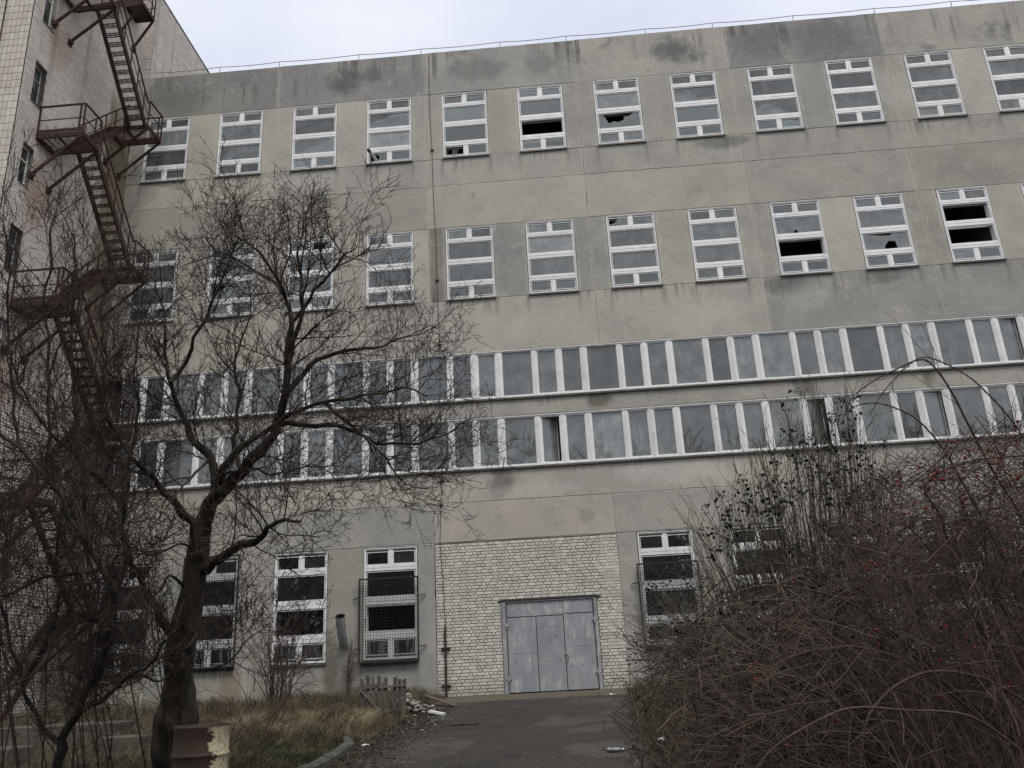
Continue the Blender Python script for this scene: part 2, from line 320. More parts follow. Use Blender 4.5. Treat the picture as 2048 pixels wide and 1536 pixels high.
def m_drum():
    s = NT('drum_paint'); p = s.obj(); x, y, z = s.xyz(p); n = s.noise(p, 5, 6, 0.7); n2 = s.noise(p, 25, 5, 0.7)
    rust = s.mix(s.ramp(n, 0.3, 0.7), (0.022, 0.014, 0.010), (0.046, 0.026, 0.017))
    cream = s.mix(s.ramp(n2, 0.35, 0.7), (0.46, 0.41, 0.29), (0.36, 0.30, 0.19))
    msk = s.ramp(s.math('ADD', x, s.math('MULTIPLY', s.math('SUBTRACT', n, 0.5), 0.34)), 0.195, 0.215)
    msk = s.math('MULTIPLY', msk, s.math('LESS_THAN', n2, 0.60)); msk = s.math('MULTIPLY', msk, s.math('LESS_THAN', z, 0.865))
    c = s.mix(msk, rust, cream)
    return s.pbr(c, 0.7, s.bump(s.math('ADD', n, n2), 0.35, 0.006), spec=0.35)

M = dict(
    concrete=m_concrete(), frame=m_frame(), glass=m_glass(), rust=m_rust(), gate=m_gate(),
    joint=m_simple('joint_mortar', (0.20, 0.19, 0.17), (0.50, 0.47, 0.41), 0.9, 0.95, 0.4),
    brick=m_brick('silicate_brick', (0.50, 0.472, 0.415), (0.62, 0.59, 0.53)),
    tbrick=m_brick('painted_brick', (0.57, 0.515, 0.465), (0.69, 0.635, 0.58), 'tower'),
    bmortar=m_simple('brick_mortar', (0.15, 0.132, 0.108), (0.24, 0.214, 0.176), 2.5, 0.95, 0.5),  # mortar tone darkened to carry the shade of the recessed joints
    tile=m_brick('glazed_tile', (0.50, 0.455, 0.385), (0.57, 0.53, 0.46), 'tower'),
    sill=m_simple('sill_metal', (0.07, 0.065, 0.055), (0.13, 0.12, 0.10), 3, 0.7, 0.2),
    inner=m_simple('interior_plaster', (0.16, 0.165, 0.16), (0.22, 0.22, 0.21), 0.6, 0.9, 0.1),
    roof=m_simple('roof_felt', (0.05, 0.05, 0.05), (0.08, 0.08, 0.075), 1, 0.9, 0.2),
    iron=m_simple('black_iron', (0.012, 0.011, 0.011), (0.03, 0.024, 0.02), 6, 0.7, 0.2),
    zinc=m_simple('zinc_pipe', (0.42, 0.43, 0.44), (0.30, 0.30, 0.30), 3, 0.55, 0.2),
    galv=m_simple('galvanised_wire', (0.30, 0.31, 0.32), (0.22, 0.22, 0.22), 3, 0.6, 0.0),
    wood=m_simple('grey_wood', (0.034, 0.028, 0.023), (0.085, 0.072, 0.059), 5, 0.9, 0.4, use_obj=True, stretch=(1, 1, 0.15)),
    palewood=m_simple('pale_wood', (0.115, 0.095, 0.074), (0.07, 0.06, 0.048), 5, 0.9, 0.3),
    bark=m_bark('bark', (0.024, 0.019, 0.015), (0.105, 0.086, 0.066)),
    twig=m_bark('twig_bark', (0.034, 0.024, 0.019), (0.085, 0.064, 0.054)),
    bark2=m_bark('grey_bark', (0.024, 0.020, 0.016), (0.085, 0.074, 0.06)),
    cane=m_tinted('rose_cane', (0.060, 0.036, 0.029), (0.130, 0.098, 0.079)),
    stem=m_tinted('shrub_stem', (0.060, 0.050, 0.036), (0.13, 0.110, 0.085)),
    brush=m_tinted('dead_brush', (0.046, 0.036, 0.027), (0.128, 0.102, 0.077)),
    leaf=m_tinted('dark_leaf', (0.010, 0.012, 0.010), (0.030, 0.030, 0.022)),
    hip=m_simple('rosehip_skin', (0.22, 0.016, 0.018), (0.15, 0.018, 0.014), 20, 0.35, 0.0),
    straw=m_tinted('dry_grass', (0.052, 0.041, 0.027), (0.165, 0.136, 0.088)),
    palestraw=m_tinted('pale_straw', (0.12, 0.098, 0.060), (0.27, 0.225, 0.145)),
    green=m_tinted('green_grass', (0.020, 0.027, 0.011), (0.052, 0.058, 0.024)),
    litter=m_tinted('leaf_litter', (0.028, 0.020, 0.014), (0.10, 0.079, 0.057)),
    ground=m_ground(), asphalt=m_asphalt(), drum=m_drum(),
    kerb=m_simple('kerb_concrete', (0.042, 0.040, 0.034), (0.088, 0.083, 0.07), 4, 0.95, 0.6),
    slab=m_simple('dark_concrete', (0.045, 0.039, 0.031), (0.10, 0.086, 0.068), 2.5, 0.95, 0.6),
    plaster=m_simple('plaster_lump', (0.34, 0.33, 0.30), (0.17, 0.16, 0.14), 6, 0.95, 0.5),
    foam=m_simple('white_foam', (0.72, 0.72, 0.70), (0.58, 0.58, 0.55), 8, 0.8, 0.2),
)
s = NT('clear_plastic'); M['plastic'] = s.pbr((0.20, 0.215, 0.225), 0.2, None)

# ------------------------------------------------------------------ ground, road, kerb
def base_h(x, y):
    t = min(max(-y / 12.0, 0), 1); return -0.02 - 0.6 * (t * t * (3 - 2 * t) * 0.35 + t * 0.65)
KERB = [(10.25, -8.75), (10.8, -9.05), (11.08, -9.7), (11.15, -10.7), (11.17, -11.8), (11.2, -13.0), (11.4, -14.6), (11.8, -16.2), (12.3, -17.8), (12.7, -19.2), (12.9, -21.0), (12.95, -24), (12.95, -30)]
def road_left(y):
    if y > -9: return 11.7 - 0.6 * (y / -9.0)
    for i in range(2, len(KERB) - 1):
        if KERB[i][1] >= y >= KERB[i + 1][1]:
            t = (KERB[i][1] - y) / (KERB[i][1] - KERB[i + 1][1]); return KERB[i][0] + t * (KERB[i + 1][0] - KERB[i][0])
    return 11.1 if y > -12 else 12.95
def road_right(y): return 17.25 - 0.35 * min(-y / 10.0, 1.2)
def sst(a, b, x): t = min(max((x - a) / (b - a), 0), 1); return t * t * (3 - 2 * t)
def ground_h(x, y):
    b = base_h(x, y)
    l, r = road_left(y), road_right(y)
    side = sst(l + 0.05, l - 0.35, x) + sst(r - 0.05, r + 0.5, x)
    n = noise.noise(Vector((x * 0.7, y * 0.7, 0))) * 0.05 + noise.noise(Vector((x * 2.3, y * 2.3, 3))) * 0.02
    return b - 0.03 + side * (0.13 + n)
def frange(a, b, st):
    r = []; v = a
    while v < b - 1e-6: r.append(v); v += st
    return r + [b]
def grid(xs, ys, fn, name, mat):
    m = MB(); nx = len(xs)
    for y in ys:
        for x in xs: m.v.append((x, y, fn(x, y)))
    for j in range(len(ys) - 1):
        for i in range(nx - 1):
            a = j * nx + i; m.f.append((a, a + 1, a + nx + 1, a + nx))
    m.t = [0.5] * len(m.f)
    return m.build(name, mat, smooth=True)
gxs = [-400, -150, -60, -25, -10] + frange(-4, 26, 0.25) + [30, 40, 60, 150, 400]
gys = [-400, -150, -70, -45] + frange(-32, 0.5, 0.25) + [15, 40, 150, 400]
tag(grid(gxs, gys, ground_h, 'ground', M['ground']), 'damp brown earth around the building', 'ground', kind='structure')
rm = MB(); rys = frange(-40, -0.06, 0.2)
for j, y in enumerate(rys):
    l, r = road_left(y) + 0.02, road_right(y)
    for i in range(25):
        x = l + (r - l) * i / 24.0
        rm.v.append((x, y, base_h(x, y) + 0.012 * noise.noise(Vector((x * 0.9, y * 0.9, 5)))))
for j in range(len(rys) - 1):
    for i in range(24):
        a = j * 25 + i; rm.f.append((a, a + 1, a + 26, a + 25)); rm.t.append(0.5)
tag(rm.build('driveway', M['asphalt'], smooth=True), 'worn asphalt driveway leading up to the grey gate', 'driveway', kind='structure')
# kerb: bedding strip with single stones on it
km = MB()
for i in range(len(KERB) - 1):
    a, b = KERB[i], KERB[i + 1]
    km.beam((a[0], a[1], base_h(*a) - 0.05), (b[0], b[1], base_h(*b) - 0.05), 0.3, 0.08)
kerb = km.build('kerb', M['kerb']); tag(kerb, 'weathered concrete kerb ending in a curve beside the driveway', 'kerb', kind='structure')
for i in range(len(KERB) - 1):
    a, b = Vector((*KERB[i], 0)), Vector((*KERB[i + 1], 0)); d = (b - a).normalized(); nrm = Vector((-d.y, d.x, 0)); ln = (b - a).length
    k = max(1, round(ln / 1.0))
    for q in range(k):
        p0 = a + d * (ln * q / k + 0.012); p1 = a + d * (ln * (q + 1) / k - 0.012)
        m = MB(); rows = []
        for P in (p0, (p0 + p1) / 2, p1):
            z = base_h(P.x, P.y) + U(-0.012, 0.012)
            ring = [(-0.1, -0.08), (0.1, -0.08), (0.1, 0.10), (0.06, 0.145), (-0.06, 0.15), (-0.1, 0.11)]
            for (u_, v_) in ring: m.v.append(tuple(P + nrm * (u_ + U(-.006, .006)) + Vector((0, 0, z + v_ + U(-.008, .008)))))
        for r_ in range(2):
            for c_ in range(6):
                c2 = (c_ + 1) % 6; m.face((r_ * 6 + c_, r_ * 6 + c2, r_ * 6 + 6 + c2, r_ * 6 + 6 + c_))
        m.face(tuple(range(5, -1, -1))); m.face(tuple(range(12, 18)))
        m.build('kerb_stone', M['kerb'], kerb)

# ------------------------------------------------------------------ the factory building
B = empty('factory_building', (0, 0, 0))
tag(B, 'long grey concrete panel factory building with rows of white framed windows', 'building')
JX = [-0.65 + 6 * k for k in range(8)]          # panel joints, to 41.35
XE = JX[-1]
ZA0, ZA1, ZB0, ZB1, ZG0, ZG1 = 19.51, 22.444, 13.50, 16.42, 1.20, 4.71
W1, W0, V1, V0 = 11.36, 9.63, 8.93, 7.17
WW = 1.762
# structural backing behind the panels (mortar shows in the joints), with openings left free
bk = MB()
def back_row(z0, z1, spans):
    for a, b in spans: bk.box(a, b, -0.010, 0.22, z0, z1)
full = [(JX[0], XE)]
piers = lambda skip=(): [(max(3 * k + WW + 0.02, JX[0]), 3 * k + 3 - 0.02) for k in range(-1, 14) if 3 * k + WW < XE - 0.1 and k not in skip]
def clampx(sp): return [(max(a, JX[0]), min(b, XE)) for a, b in sp if min(b, XE) > max(a, JX[0])]
back_row(22.47, 24.48, full); back_row(19.47, 22.469, clampx(piers())); back_row(16.44, 19.469, full); back_row(13.46, 16.439, clampx(piers()))
back_row(11.38, 13.459, full); back_row(8.96, 9.59, full); back_row(4.73, 7.13, full)
back_row(1.16, 4.729, clampx([(a, b) for a, b in piers() if not (11.0 < (a + b) / 2 < 17.2)] ) )
back_row(-0.5, 1.159, [(JX[0], 11.35), (17.35, XE)])
for (a, b) in ((10.79, 11.35), (17.35, 17.98)): pass
bk.build('wall_core', M['joint'], B)
# concrete facing panels, each with chipped, uneven edges
def panel(x0, x1, z0, z1, colr, y=None, name='concrete_panel'):
    g = 0.0055
    x0 += g; x1 -= g; z0 += g; z1 -= g
    yf = -0.022 + U(-0.005, 0.005) if y is None else y
    outl = []
    def edge(ax, az, bx, bz):
        ln = abs(bx - ax) + abs(bz - az); n = max(2, int(ln / 0.22))
        for i in range(n):
            t = i / n; j = U(-0.004, 0.007) if i else 0
            if rnd() < 0.05: j += U(0.01, 0.03)
            if ax == bx: outl.append((ax + (j if bz < az else -j), az + (bz - az) * t))
            else: outl.append((ax + (bx - ax) * t, az + (j if bx > ax else -j)))
    edge(x0, z0, x1, z0); edge(x1, z0, x1, z1); edge(x1, z1, x0, z1); edge(x0, z1, x0, z0)
    cx, cz = (x0 + x1) / 2, (z0 + z1) / 2; c = 0.009
    sx, sz = 1 - 2 * c / (x1 - x0), 1 - 2 * c / (z1 - z0)
    n = len(outl); m = MB()
    tilt = U(-0.004, 0.004)
    for (x, z) in outl: m.v.append((cx + (x - cx) * sx, yf + tilt * (x - cx) / (x1 - x0), cz + (z - cz) * sz))
    for (x, z) in outl: m.v.append((x, yf + c + tilt * (x - cx) / (x1 - x0), z))
    for (x, z) in outl: m.v.append((x, -0.0098, z))
    m.face(tuple(range(n)))
    for k in range(2):
        for i in range(n):
            j = (i + 1) % n; m.face((k * n + j, k * n + i, k * n + n + i, k * n + n + j))
    o = m.build(name, M['concrete'], B); o.color = (*colr, 1)
    return o
GR, DG, BE, LB, MG, OL, PK = (0.315, 0.306, 0.283), (0.250, 0.246, 0.233), (0.395, 0.366, 0.315), (0.425, 0.396, 0.346), (0.358, 0.342, 0.306), (0.325, 0.310, 0.270), (0.405, 0.370, 0.330)
def jit(c): k = U(0.95, 1.05); return tuple(v * k for v in c)
par_c = [DG, DG, GR, MG, DG, MG, MG]
s1_c = [BE, MG, MG, MG, MG, MG, MG]; s2_c = [OL, OL, BE, BE, MG, OL, OL]; s3_c = [BE, PK, LB, LB, GR, GR, MG]
s4_c = [BE, LB, LB, LB, MG, MG, MG]; s5_c = [MG, GR, PK, MG, MG, BE, MG]; st_c = [OL, MG, MG, MG, MG, MG, BE]
for i in range(7):
    a, b = JX[i], JX[i + 1]
    panel(a, b, 22.48, 24.50 + U(-0.02, 0.035), jit(par_c[i]))
    panel(a, b, 18.27, 19.46, jit(s1_c[i])); panel(a, b, 16.45, 18.27, jit(s2_c[i]))
    panel(a, b, 11.39, 13.45, jit(s3_c[i])); panel(a, b, 8.97, 9.58, jit(st_c[i]))
    panel(a, b, 6.05, 7.12, jit(s4_c[i])); panel(a, b, 4.75, 6.05, jit(s5_c[i]))
pa = [BE, BE, LB, MG, BE, MG, MG, MG, GR, OL, LB, MG, MG, MG]; pb = [BE, MG, BE, LB, GR, GR, BE, MG, LB, OL, BE, BE, MG, MG]
for k in range(-1, 14):
    a, b = 3 * k + WW + 0.012, 3 * k + 3 - 0.012
    a, b = max(a, JX[0]), min(b, XE)
    if b - a < 0.1: continue
    # pier panels stop at a 6 m joint where one falls inside
    cuts = [a] + [j for j in JX if a + 0.1 < j < b - 0.1] + [b]
    for u_, v_ in zip(cuts[:-1], cuts[1:]):
        panel(u_, v_, 19.46, 22.48, jit(pa[(k + 14) % 14])); panel(u_, v_, 13.45, 16.45, jit(pb[(k + 14) % 14]) if not (11.3 < u_ < 11.4) else jit((0.225, 0.215, 0.182)))
        if not (11.35 - 0.02 <= u_ and v_ <= 17.35 + 0.02): panel(u_, v_, -0.45, 4.74, jit((GR, MG, OL, GR)[k % 4]))
for k in range(0, 14):
    a, b = 3 * k - 0.012, 3 * k + WW + 0.012
    if k in (4, 5) or b > XE + 0.1: continue
    panel(a, b, -0.45, 1.15, jit((BE, MG, MG, GR)[k % 4]))
# coping, roof, far walls and floors
for i in range(7): B_c = MB().box(JX[i] + 0.01, JX[i + 1] - 0.01, 0.02, 0.35, 24.48, 24.515 + U(0, 0.015)).build('coping', M['roof'], B)
MB().box(JX[0], XE, 0.22, 14, 23.6, 23.9).build('roof', M['roof'], B)
it = MB()
for z in (18.9, 12.9, 9.25, 5.5, -0.35):
    it.box(JX[0] + 0.02, XE - 0.02, 0.23, 13.9, z, z + 0.3)
it.box(JX[0] + 0.02, XE - 0.02, 7.0, 7.25, -0.05, 23.59); it.box(XE - 0.3, XE - 0.02, 0.23, 6.99, -0.05, 23.59); it.box(JX[0] + 0.02, JX[0] + 0.3, 0.23, 6.99, -0.05, 23.59)
for x in (5.35, 11.35, 17.35, 23.35, 29.35, 35.35): it.box(x - 0.2, x + 0.2, 0.5, 0.9, -0.05, 23.59)
for x in (8.5, 20.5, 32.3): it.box(x, x + 0.15, 0.5, 6.99, -0.05, 23.59)
it.build('interior', M['inner'], B)
MB().box(XE - 0.01, XE + 0.2, 0, 14, -0.5, 24.4).build('end_wall', M['joint'], B)
MB().box(JX[0], XE, 13.9, 14.1, -0.5, 24.4).build('rear_wall', M['joint'], B)

# ---- windows of the three storeys
def win_mesh(h):
    m = MB(); y0, y1 = -0.012, 0.075
    fr = 0.052
    m.box(0.004, fr, y0, y1, 0.004, h - 0.004); m.box(WW - fr, WW - 0.004, y0, y1, 0.004, h - 0.004)
    m.box(fr, WW - fr, y0, y1, h - fr, h - 0.004); m.box(fr, WW - fr, y0, y1, 0.004, fr + 0.01)
    z = lambda f: h * (1 - f)
    # lips around the frame, then rails
    m.box(0.0, WW, y0 - 0.016, y0, h - 0.022, h); m.box(0.0, 0.02, y0 - 0.016, y0, 0, h - 0.022); m.box(WW - 0.02, WW, y0 - 0.016, y0, 0, h - 0.022)
    for a, b in ((0.155, 0.212), (0.447, 0.522), (0.757, 0.826)):
        m.box(fr, WW - fr, y0 + 0.004, y1 - 0.01, z(b), z(a))
        m.box(fr + 0.01, WW - fr - 0.01, y0 - 0.008, y0 + 0.004, z(b) + 0.012, z((a + b) / 2) - 0.010)
        m.box(fr + 0.01, WW - fr - 0.01, y0 - 0.008, y0 + 0.004, z((a + b) / 2) + 0.010, z(a) - 0.012)
        for xx in (0.12, WW / 2, WW - 0.12): m.box(xx - 0.012, xx + 0.012, y0 - 0.016, y0 - 0.008, z((a + b) / 2) - 0.012 + 0.03, z((a + b) / 2) + 0.012 + 0.03)
    for a, b in ((0.02, 0.155), (0.826, 0.985)):
        m.box(WW / 2 - 0.075, WW / 2 + 0.075, y0 + 0.002, y1 - 0.01, z(b), z(a))
        m.box(WW / 2 - 0.012, WW / 2 + 0.012, y0 - 0.006, y0 + 0.002, z(b), z(a))
    # sash rims round every pane
    for (x0, x1, a, b) in pane_rects():
        za, zb = z(b), z(a); r_ = 0.022; yy0, yy1 = 0.0, 0.05
        m.box(x0 - r_, x1 + r_, yy0, yy1, za - r_, za); m.box(x0 - r_, x1 + r_, yy0, yy1, zb, zb + r_)
        m.box(x0 - r_, x0, yy0, yy1, za, zb); m.box(x1, x1 + r_, yy0, yy1, za, zb)
    return m
def pane_rects():
    L_, R_ = 0.095, WW - 0.095; c0, c1 = WW / 2 - 0.10, WW / 2 + 0.10
    return [(L_, c0, 0.040, 0.147), (c1, R_, 0.040, 0.147), (L_, R_, 0.223, 0.438), (L_, R_, 0.532, 0.748), (L_, c0, 0.838, 0.957), (c1, R_, 0.838, 0.957)]
HA, HB, HG = ZA1 - ZA0, ZB1 - ZB0, ZG1 - ZG0
WM = {h: win_mesh(h).mesh('window', M['frame']) for h in (HA, HB, HG)}
def inner_mesh(h):
    m = MB(); z = lambda f: h * (1 - f); y0, y1 = 0.19, 0.235
    m.box(0.0, 0.10, y0, y1, 0, h); m.box(WW - 0.10, WW, y0, y1, 0, h)
    for a, b in ((0, 0.035), (0.15, 0.215), (0.45, 0.52), (0.76, 0.825), (0.965, 1)): m.box(0.10, WW - 0.10, y0, y1, z(b), z(a))
    m.box(WW / 2 - 0.04, WW / 2 + 0.04, y0, y1, z(0.15), z(0.035)); m.box(WW / 2 - 0.04, WW / 2 + 0.04, y0, y1, z(0.965), z(0.825))
    # reveal lining, white inner boards
    m.box(-0.015, 0, 0.076, y1, 0, h); m.box(WW, WW + 0.015, 0.076, y1, 0, h); m.box(0, WW, 0.076, y1, h, h + 0.015); m.box(0, WW, 0.076, y1, -0.015, 0)
    return m.mesh('inner_frame', M['frame'])
IM = {h: inner_mesh(h) for h in (HA, HB, HG)}
def pane_mesh(wd, ht, poly=None):
    m = MB()
    if poly is None: m.box(0, wd, 0.018, 0.024, 0, ht)
    else:
        n = len(poly)
        for yy in (0.018, 0.024):
            for (a, b) in poly: m.v.append((a * wd, yy, b * ht))
        m.face(tuple(range(n))); m.face(tuple(range(2 * n - 1, n - 1, -1)))
        for i in range(n): j = (i + 1) % n; m.face((j, i, n + i, n + j))
    return m.mesh('pane', M['glass'])
PM = {}
HOLE_TOP = [(0, 0), (1, 0), (1, 1), (.87, 1), (.76, .78), (.62, .74), (.61, .52), (.47, .38), (.36, .48), (.24, .34), (.2, .55), (.13, .9), (.1, 1), (0, 1)]
HOLE_TOP2 = [(0, 0), (.44, 0), (.46, .25), (.55, .5), (.7, .45), (.72, 0), (1, 0), (1, 1), (.66, 1), (.6, .84), (.4, .86), (.2, .94), (.12, 1), (0, 1)]
HOLE_BL = [(.45, 0), (1, 0), (1, 1), (.4, 1), (.5, .8), (.58, .5), (.52, .2)]
HOLE_TL = [(0, 0), (1, 0), (1, 1), (.5, 1), (.42, .7), (.28, .42), (.1, .3), (0, .3)]
HOLE_TR = [(0, 0), (.25, 0), (.2, .3), (.1, .45), (.3, .5), (.2, .8), (.35, 1), (0, 1)]
HOLE_TR2 = [(.62, 0), (1, 0), (1, 1), (.7, 1), (.78, .7), (.6, .35)]
HOLE_SM = [(0, 0), (.36, 0), (.4, .14), (.46, .26), (.47, .1), (.52, 0), (1, 0), (1, 1), (0, 1)]
HOLE_ARC = [(.25, .0), (1, 0), (1, 1), (.3, 1), (.35, .75), (.22, .5), (.1, .3), (.05, .1)]
def window(k, z0, h, broken, label=None, dusts=None, name='window'):
    f = inst(name, WM[h], B, (3 * k + U(-.006, .006), U(-.004, .006), z0), (0, U(-.0022, .0022), 0))
    if label: f['label'] = label
    inst('inner_frame', IM[h], f, (0, 0, 0))
    for i, (x0, x1, a, b) in enumerate(pane_rects()):
        st = broken.get(i)
        if st == 'gone': continue
        wd, ht = x1 - x0, h * (b - a)
        if st is None:
            key = (round(wd, 3), round(ht, 3))
            if key not in PM: PM[key] = pane_mesh(wd, ht)
            me = PM[key]
        else: me = pane_mesh(wd, ht, st)
        o = inst('pane', me, f, (x0, 0, h * (1 - b)))
        o.color = ((dusts or (lambda i: U(0.40, 0.85) if i in (2, 3) else U(0.28, 0.6)))(i), U(0.1, 0.9), 0, 1); o.rotation_euler = (U(-.006, .006), 0, U(-.006, .006))
        if st is not None: o['label'] = 'broken pane with a jagged hole'
    m = MB(); m.box(-0.03, WW + 0.03, -0.085, 0.02, -0.045, -0.012); m.box(-0.03, WW + 0.03, -0.085, -0.075, -0.075, -0.045)
    m.build('sill', M['sill'], f)
    return f
brA = {3: {4: HOLE_BL}, 4: {4: 'gone'}, 5: {3: 'gone'}, 6: {3: HOLE_TOP}}
brB = {1: {3: HOLE_ARC}, 2: {1: HOLE_TR2}, 6: {0: HOLE_TL}, 8: {3: 'gone', 2: HOLE_SM}, 9: {3: HOLE_TOP2}, 10: {2: 'gone', 3: 'gone'}}
brG = {3: {3: 'gone'}}
for k in range(13): window(k, ZA0, HA, brA.get(k, {}))
for k in range(13): window(k, ZB0, HB, brB.get(k, {}))
for k in (0, 1, 2, 3, 6, 7, 8, 9, 10, 11, 12): window(k, ZG0, HG, brG.get(k, {}), dusts=lambda i: U(0.05, 0.16))

# ---- two ribbon rows: wide sash, narrow, narrow, repeating every 3 m
def ribbon(z0, z1, x_start, opened, xend):
    h = z1 - z0
    m = MB()
    a, b = JX[0] + 0.05, xend
    m.box(a, b, -0.02, 0.09, z1 - 0.05, z1 - 0.002); m.box(a, b, -0.035, 0.09, z0 + 0.002, z0 + 0.055)
    m.box(a, b, -0.045, -0.0, z1 - 0.015, z1 + 0.012)
    m.build('window_rail', M['frame'], B)
    x = a
    while x < b - 0.1:
        x2 = min(x + 3.0 + U(-0.3, 0.3), b); s_ = MB(); dz = U(-0.008, 0.008)
        s_.box(x + 0.004, x2 - 0.004, -0.10, 0.02, z0 - 0.05 + dz, z0 - 0.015 + dz); s_.box(x + 0.004, x2 - 0.004, -0.10, -0.088, z0 - 0.08 + dz, z0 - 0.05 + dz); s_.build('sill', M['sill'], B); x = x2
    # units
    n0 = -4; units = []
    for n in range(n0, 12):
        X = x_start + 3 * n
        for kind, off, wd in (('w', 0.0, 1.02), ('n', 1.25, 0.62), ('n', 2.12, 0.62)):
            units.append((n, kind, X + off, wd))
    prev = None
    for (n, kind, X, wd) in units:
        if X < JX[0] + 0.12 or X + wd > xend - 0.1: continue
        r_ = 0.032 if kind == 'n' else 0.016
        f = MB(); y0, y1 = 0.0, 0.06; za, zb = z0 + 0.055, z1 - 0.05
        f.box(X - r_, X, y0, y1, za, zb); f.box(X + wd, X + wd + r_, y0, y1, za, zb); f.box(X, X + wd, y0, y1, za, za + r_ + 0.01); f.box(X, X + wd, y0, y1, zb - r_, zb)
        key = (n, kind, round(X - x_start - 3 * n, 2))
        fo = f.build('window', M['frame'], B)
        fo['label'] = 'narrow upright window sash in a ribbon row' if kind == 'n' else 'wide fixed window in a ribbon row'
        pw, ph = wd, zb - za - 2 * r_ - 0.01
        kk = (round(pw, 3), round(ph, 3))
        if kk not in PM: PM[kk] = pane_mesh(pw, ph)
        o = inst('pane', PM[kk], fo, (X, 0.012, za + r_ + 0.01)); o.color = (U(0.42, 0.75) if kind == 'n' else U(0.45, 0.9), U(0.15, 0.85), 0, 1); o.rotation_euler = (U(-.008, .008), 0, 0)
        if key in opened:
            ang = opened[key]; o.rotation_euler = (0, 0, ang); o['label'] = 'sash swung open inwards'
            sm_ = MB(); sm_.box(-0.01, 0.03, 0, 0.04, -0.02, ph + 0.02); sm_.box(pw - 0.03, pw + 0.01, 0, 0.04, -0.02, ph + 0.02); sm_.box(0.03, pw - 0.03, 0, 0.04, -0.02, 0.02); sm_.box(0.03, pw - 0.03, 0, 0.04, ph - 0.02, ph + 0.02)
            so = sm_.build('open_sash', M['frame'], fo, loc=(X, 0.03, za + r_ + 0.01)); so.rotation_euler = (0, 0, ang)
        # fluted mullion to the right of each unit
        gap = {'w': 0.23}.get(kind, 0.25)
        nxt = X + wd
        c = MB(); gl = nxt + r_ + 0.002
        gr_ = nxt + (1.25 - 1.02 if kind == 'w' else (0.25 if abs(X - x_start - 3 * n - 1.25) < 0.01 else 0.26)) - (0.032 if kind == 'w' or abs(X - x_start - 3 * n - 1.25) < 0.01 else 0.016) - 0.002
        c.box(gl, gr_, -0.012, 0.075, za, zb)
        wdm = gr_ - gl
        c.box(gl + wdm * 0.12, gl + wdm * 0.34, -0.026, -0.012, za, zb); c.box(gl + wdm * 0.40, gl + wdm * 0.60, -0.034, -0.012, za, zb); c.box(gl + wdm * 0.66, gl + wdm * 0.88, -0.026, -0.012, za, zb)
        for zz in (za + 0.25, (za + zb) / 2, zb - 0.25): c.box(gl + wdm * 0.46, gl + wdm * 0.54, -0.042, -0.034, zz - 0.05, zz + 0.05)
        c.build('mullion', M['frame'], B)
ribbon(W0, W1, 10.885, {(6, 'n', 2.12): 0.16, (0, 'n', 2.12): 0.05}, 40.9)
for (n_, x0_, x1_, zz) in ((4, 0.28, 0.62, 'a'), (5, 0.2, 0.5, 'b'), (6, 0.3, 0.8, 'a'), (-1, 0.1, 0.4, 'b'), (3, 0.5, 0.95, 'b')):
    X = 10.88 + 3 * n_; z0_, z1_ = (W0 + 0.08, W1 - 0.25) if zz == 'a' else (V0 + 0.08, V1 - 0.2); cm_ = MB(); k_ = 7
    for i in range(k_ + 1):
        xx = X + x0_ + (x1_ - x0_) * i / k_
        for z_ in (z0_, z1_): cm_.v.append((xx, 0.20 + (0.025 if i % 2 else 0), z_))
        for z_ in (z0_, z1_): cm_.v.append((xx, 0.203 + (0.025 if i % 2 else 0), z_))
    for i in range(k_):
        a = i * 4; cm_.face((a, a + 4, a + 5, a + 1)); cm_.face((a + 3, a + 7, a + 6, a + 2))
    cm_.build('curtain', M['foam'], B)
for (X, z_) in ((10.95, 11.0), (16.98, 11.08), (22.98, 11.1), (23.0, 11.12)): MB().box(X + 0.1, X + 0.46, 0.05, 0.053, z_ - 0.09, z_ + 0.07).build('paper_note', M['foam'], B)
ribbon(V0, V1, 10.870, {(1, 'n', 1.25): 0.5, (4, 'n', 1.25): 0.4, (5, 'n', 2.12): 0.18}, 40.9)

# ---- bricked-up bay round the gate
BX0, BX1, BZ1 = 11.35, 17.35, 4.74
GX0, GX1, GZ1 = 13.47, 16.52, 2.79
inf = MB(); inf.box(BX0, GX0, 0.004, 0.2, -0.4, BZ1 - 0.01); inf.box(GX1, BX1, 0.004, 0.2, -0.4, BZ1 - 0.01); inf.box(GX0, GX1, 0.004, 0.2, GZ1, BZ1 - 0.01)
infill = inf.build('brick_infill', M['bmortar'], B)
def brick_variants(ln, ht, dep, n, mat, name='brick'):
    out_ = []
    for i in range(n):
        m = MB(); j = lambda: U(-0.003, 0.003); c = 0.006
        L2, H2 = ln / 2, ht / 2
        fr = [(-L2 + c + j(), -H2 + c + j()), (L2 - c + j(), -H2 + c + j()), (L2 - c + j(), H2 - c + j()), (-L2 + c + j(), H2 - c + j())]
        md = [(-L2, -H2), (L2, -H2), (L2, H2), (-L2, H2)]
        for (x, z) in fr: m.v.append((x, -dep, z))
        for (x, z) in md: m.v.append((x, -dep + c, z))
        for (x, z) in md: m.v.append((x, 0.0, z))
        t = i / (n - 1); m.face((0, 1, 2, 3), t)
        for k in (0, 4):
            for q in range(4): q2 = (q + 1) % 4; m.face((k + q2, k + q, k + 4 + q, k + 4 + q2), t)
        out_.append(m)
    return out_
def merge(dst, src, M4):
    n = len(dst.v)
    for v in src.v: dst.v.append(tuple(M4 @ Vector(v)))
    for f, t in zip(src.f, src.t): dst.f.append(tuple(i + n for i in f)); dst.t.append(t)
PIT = 0.0985
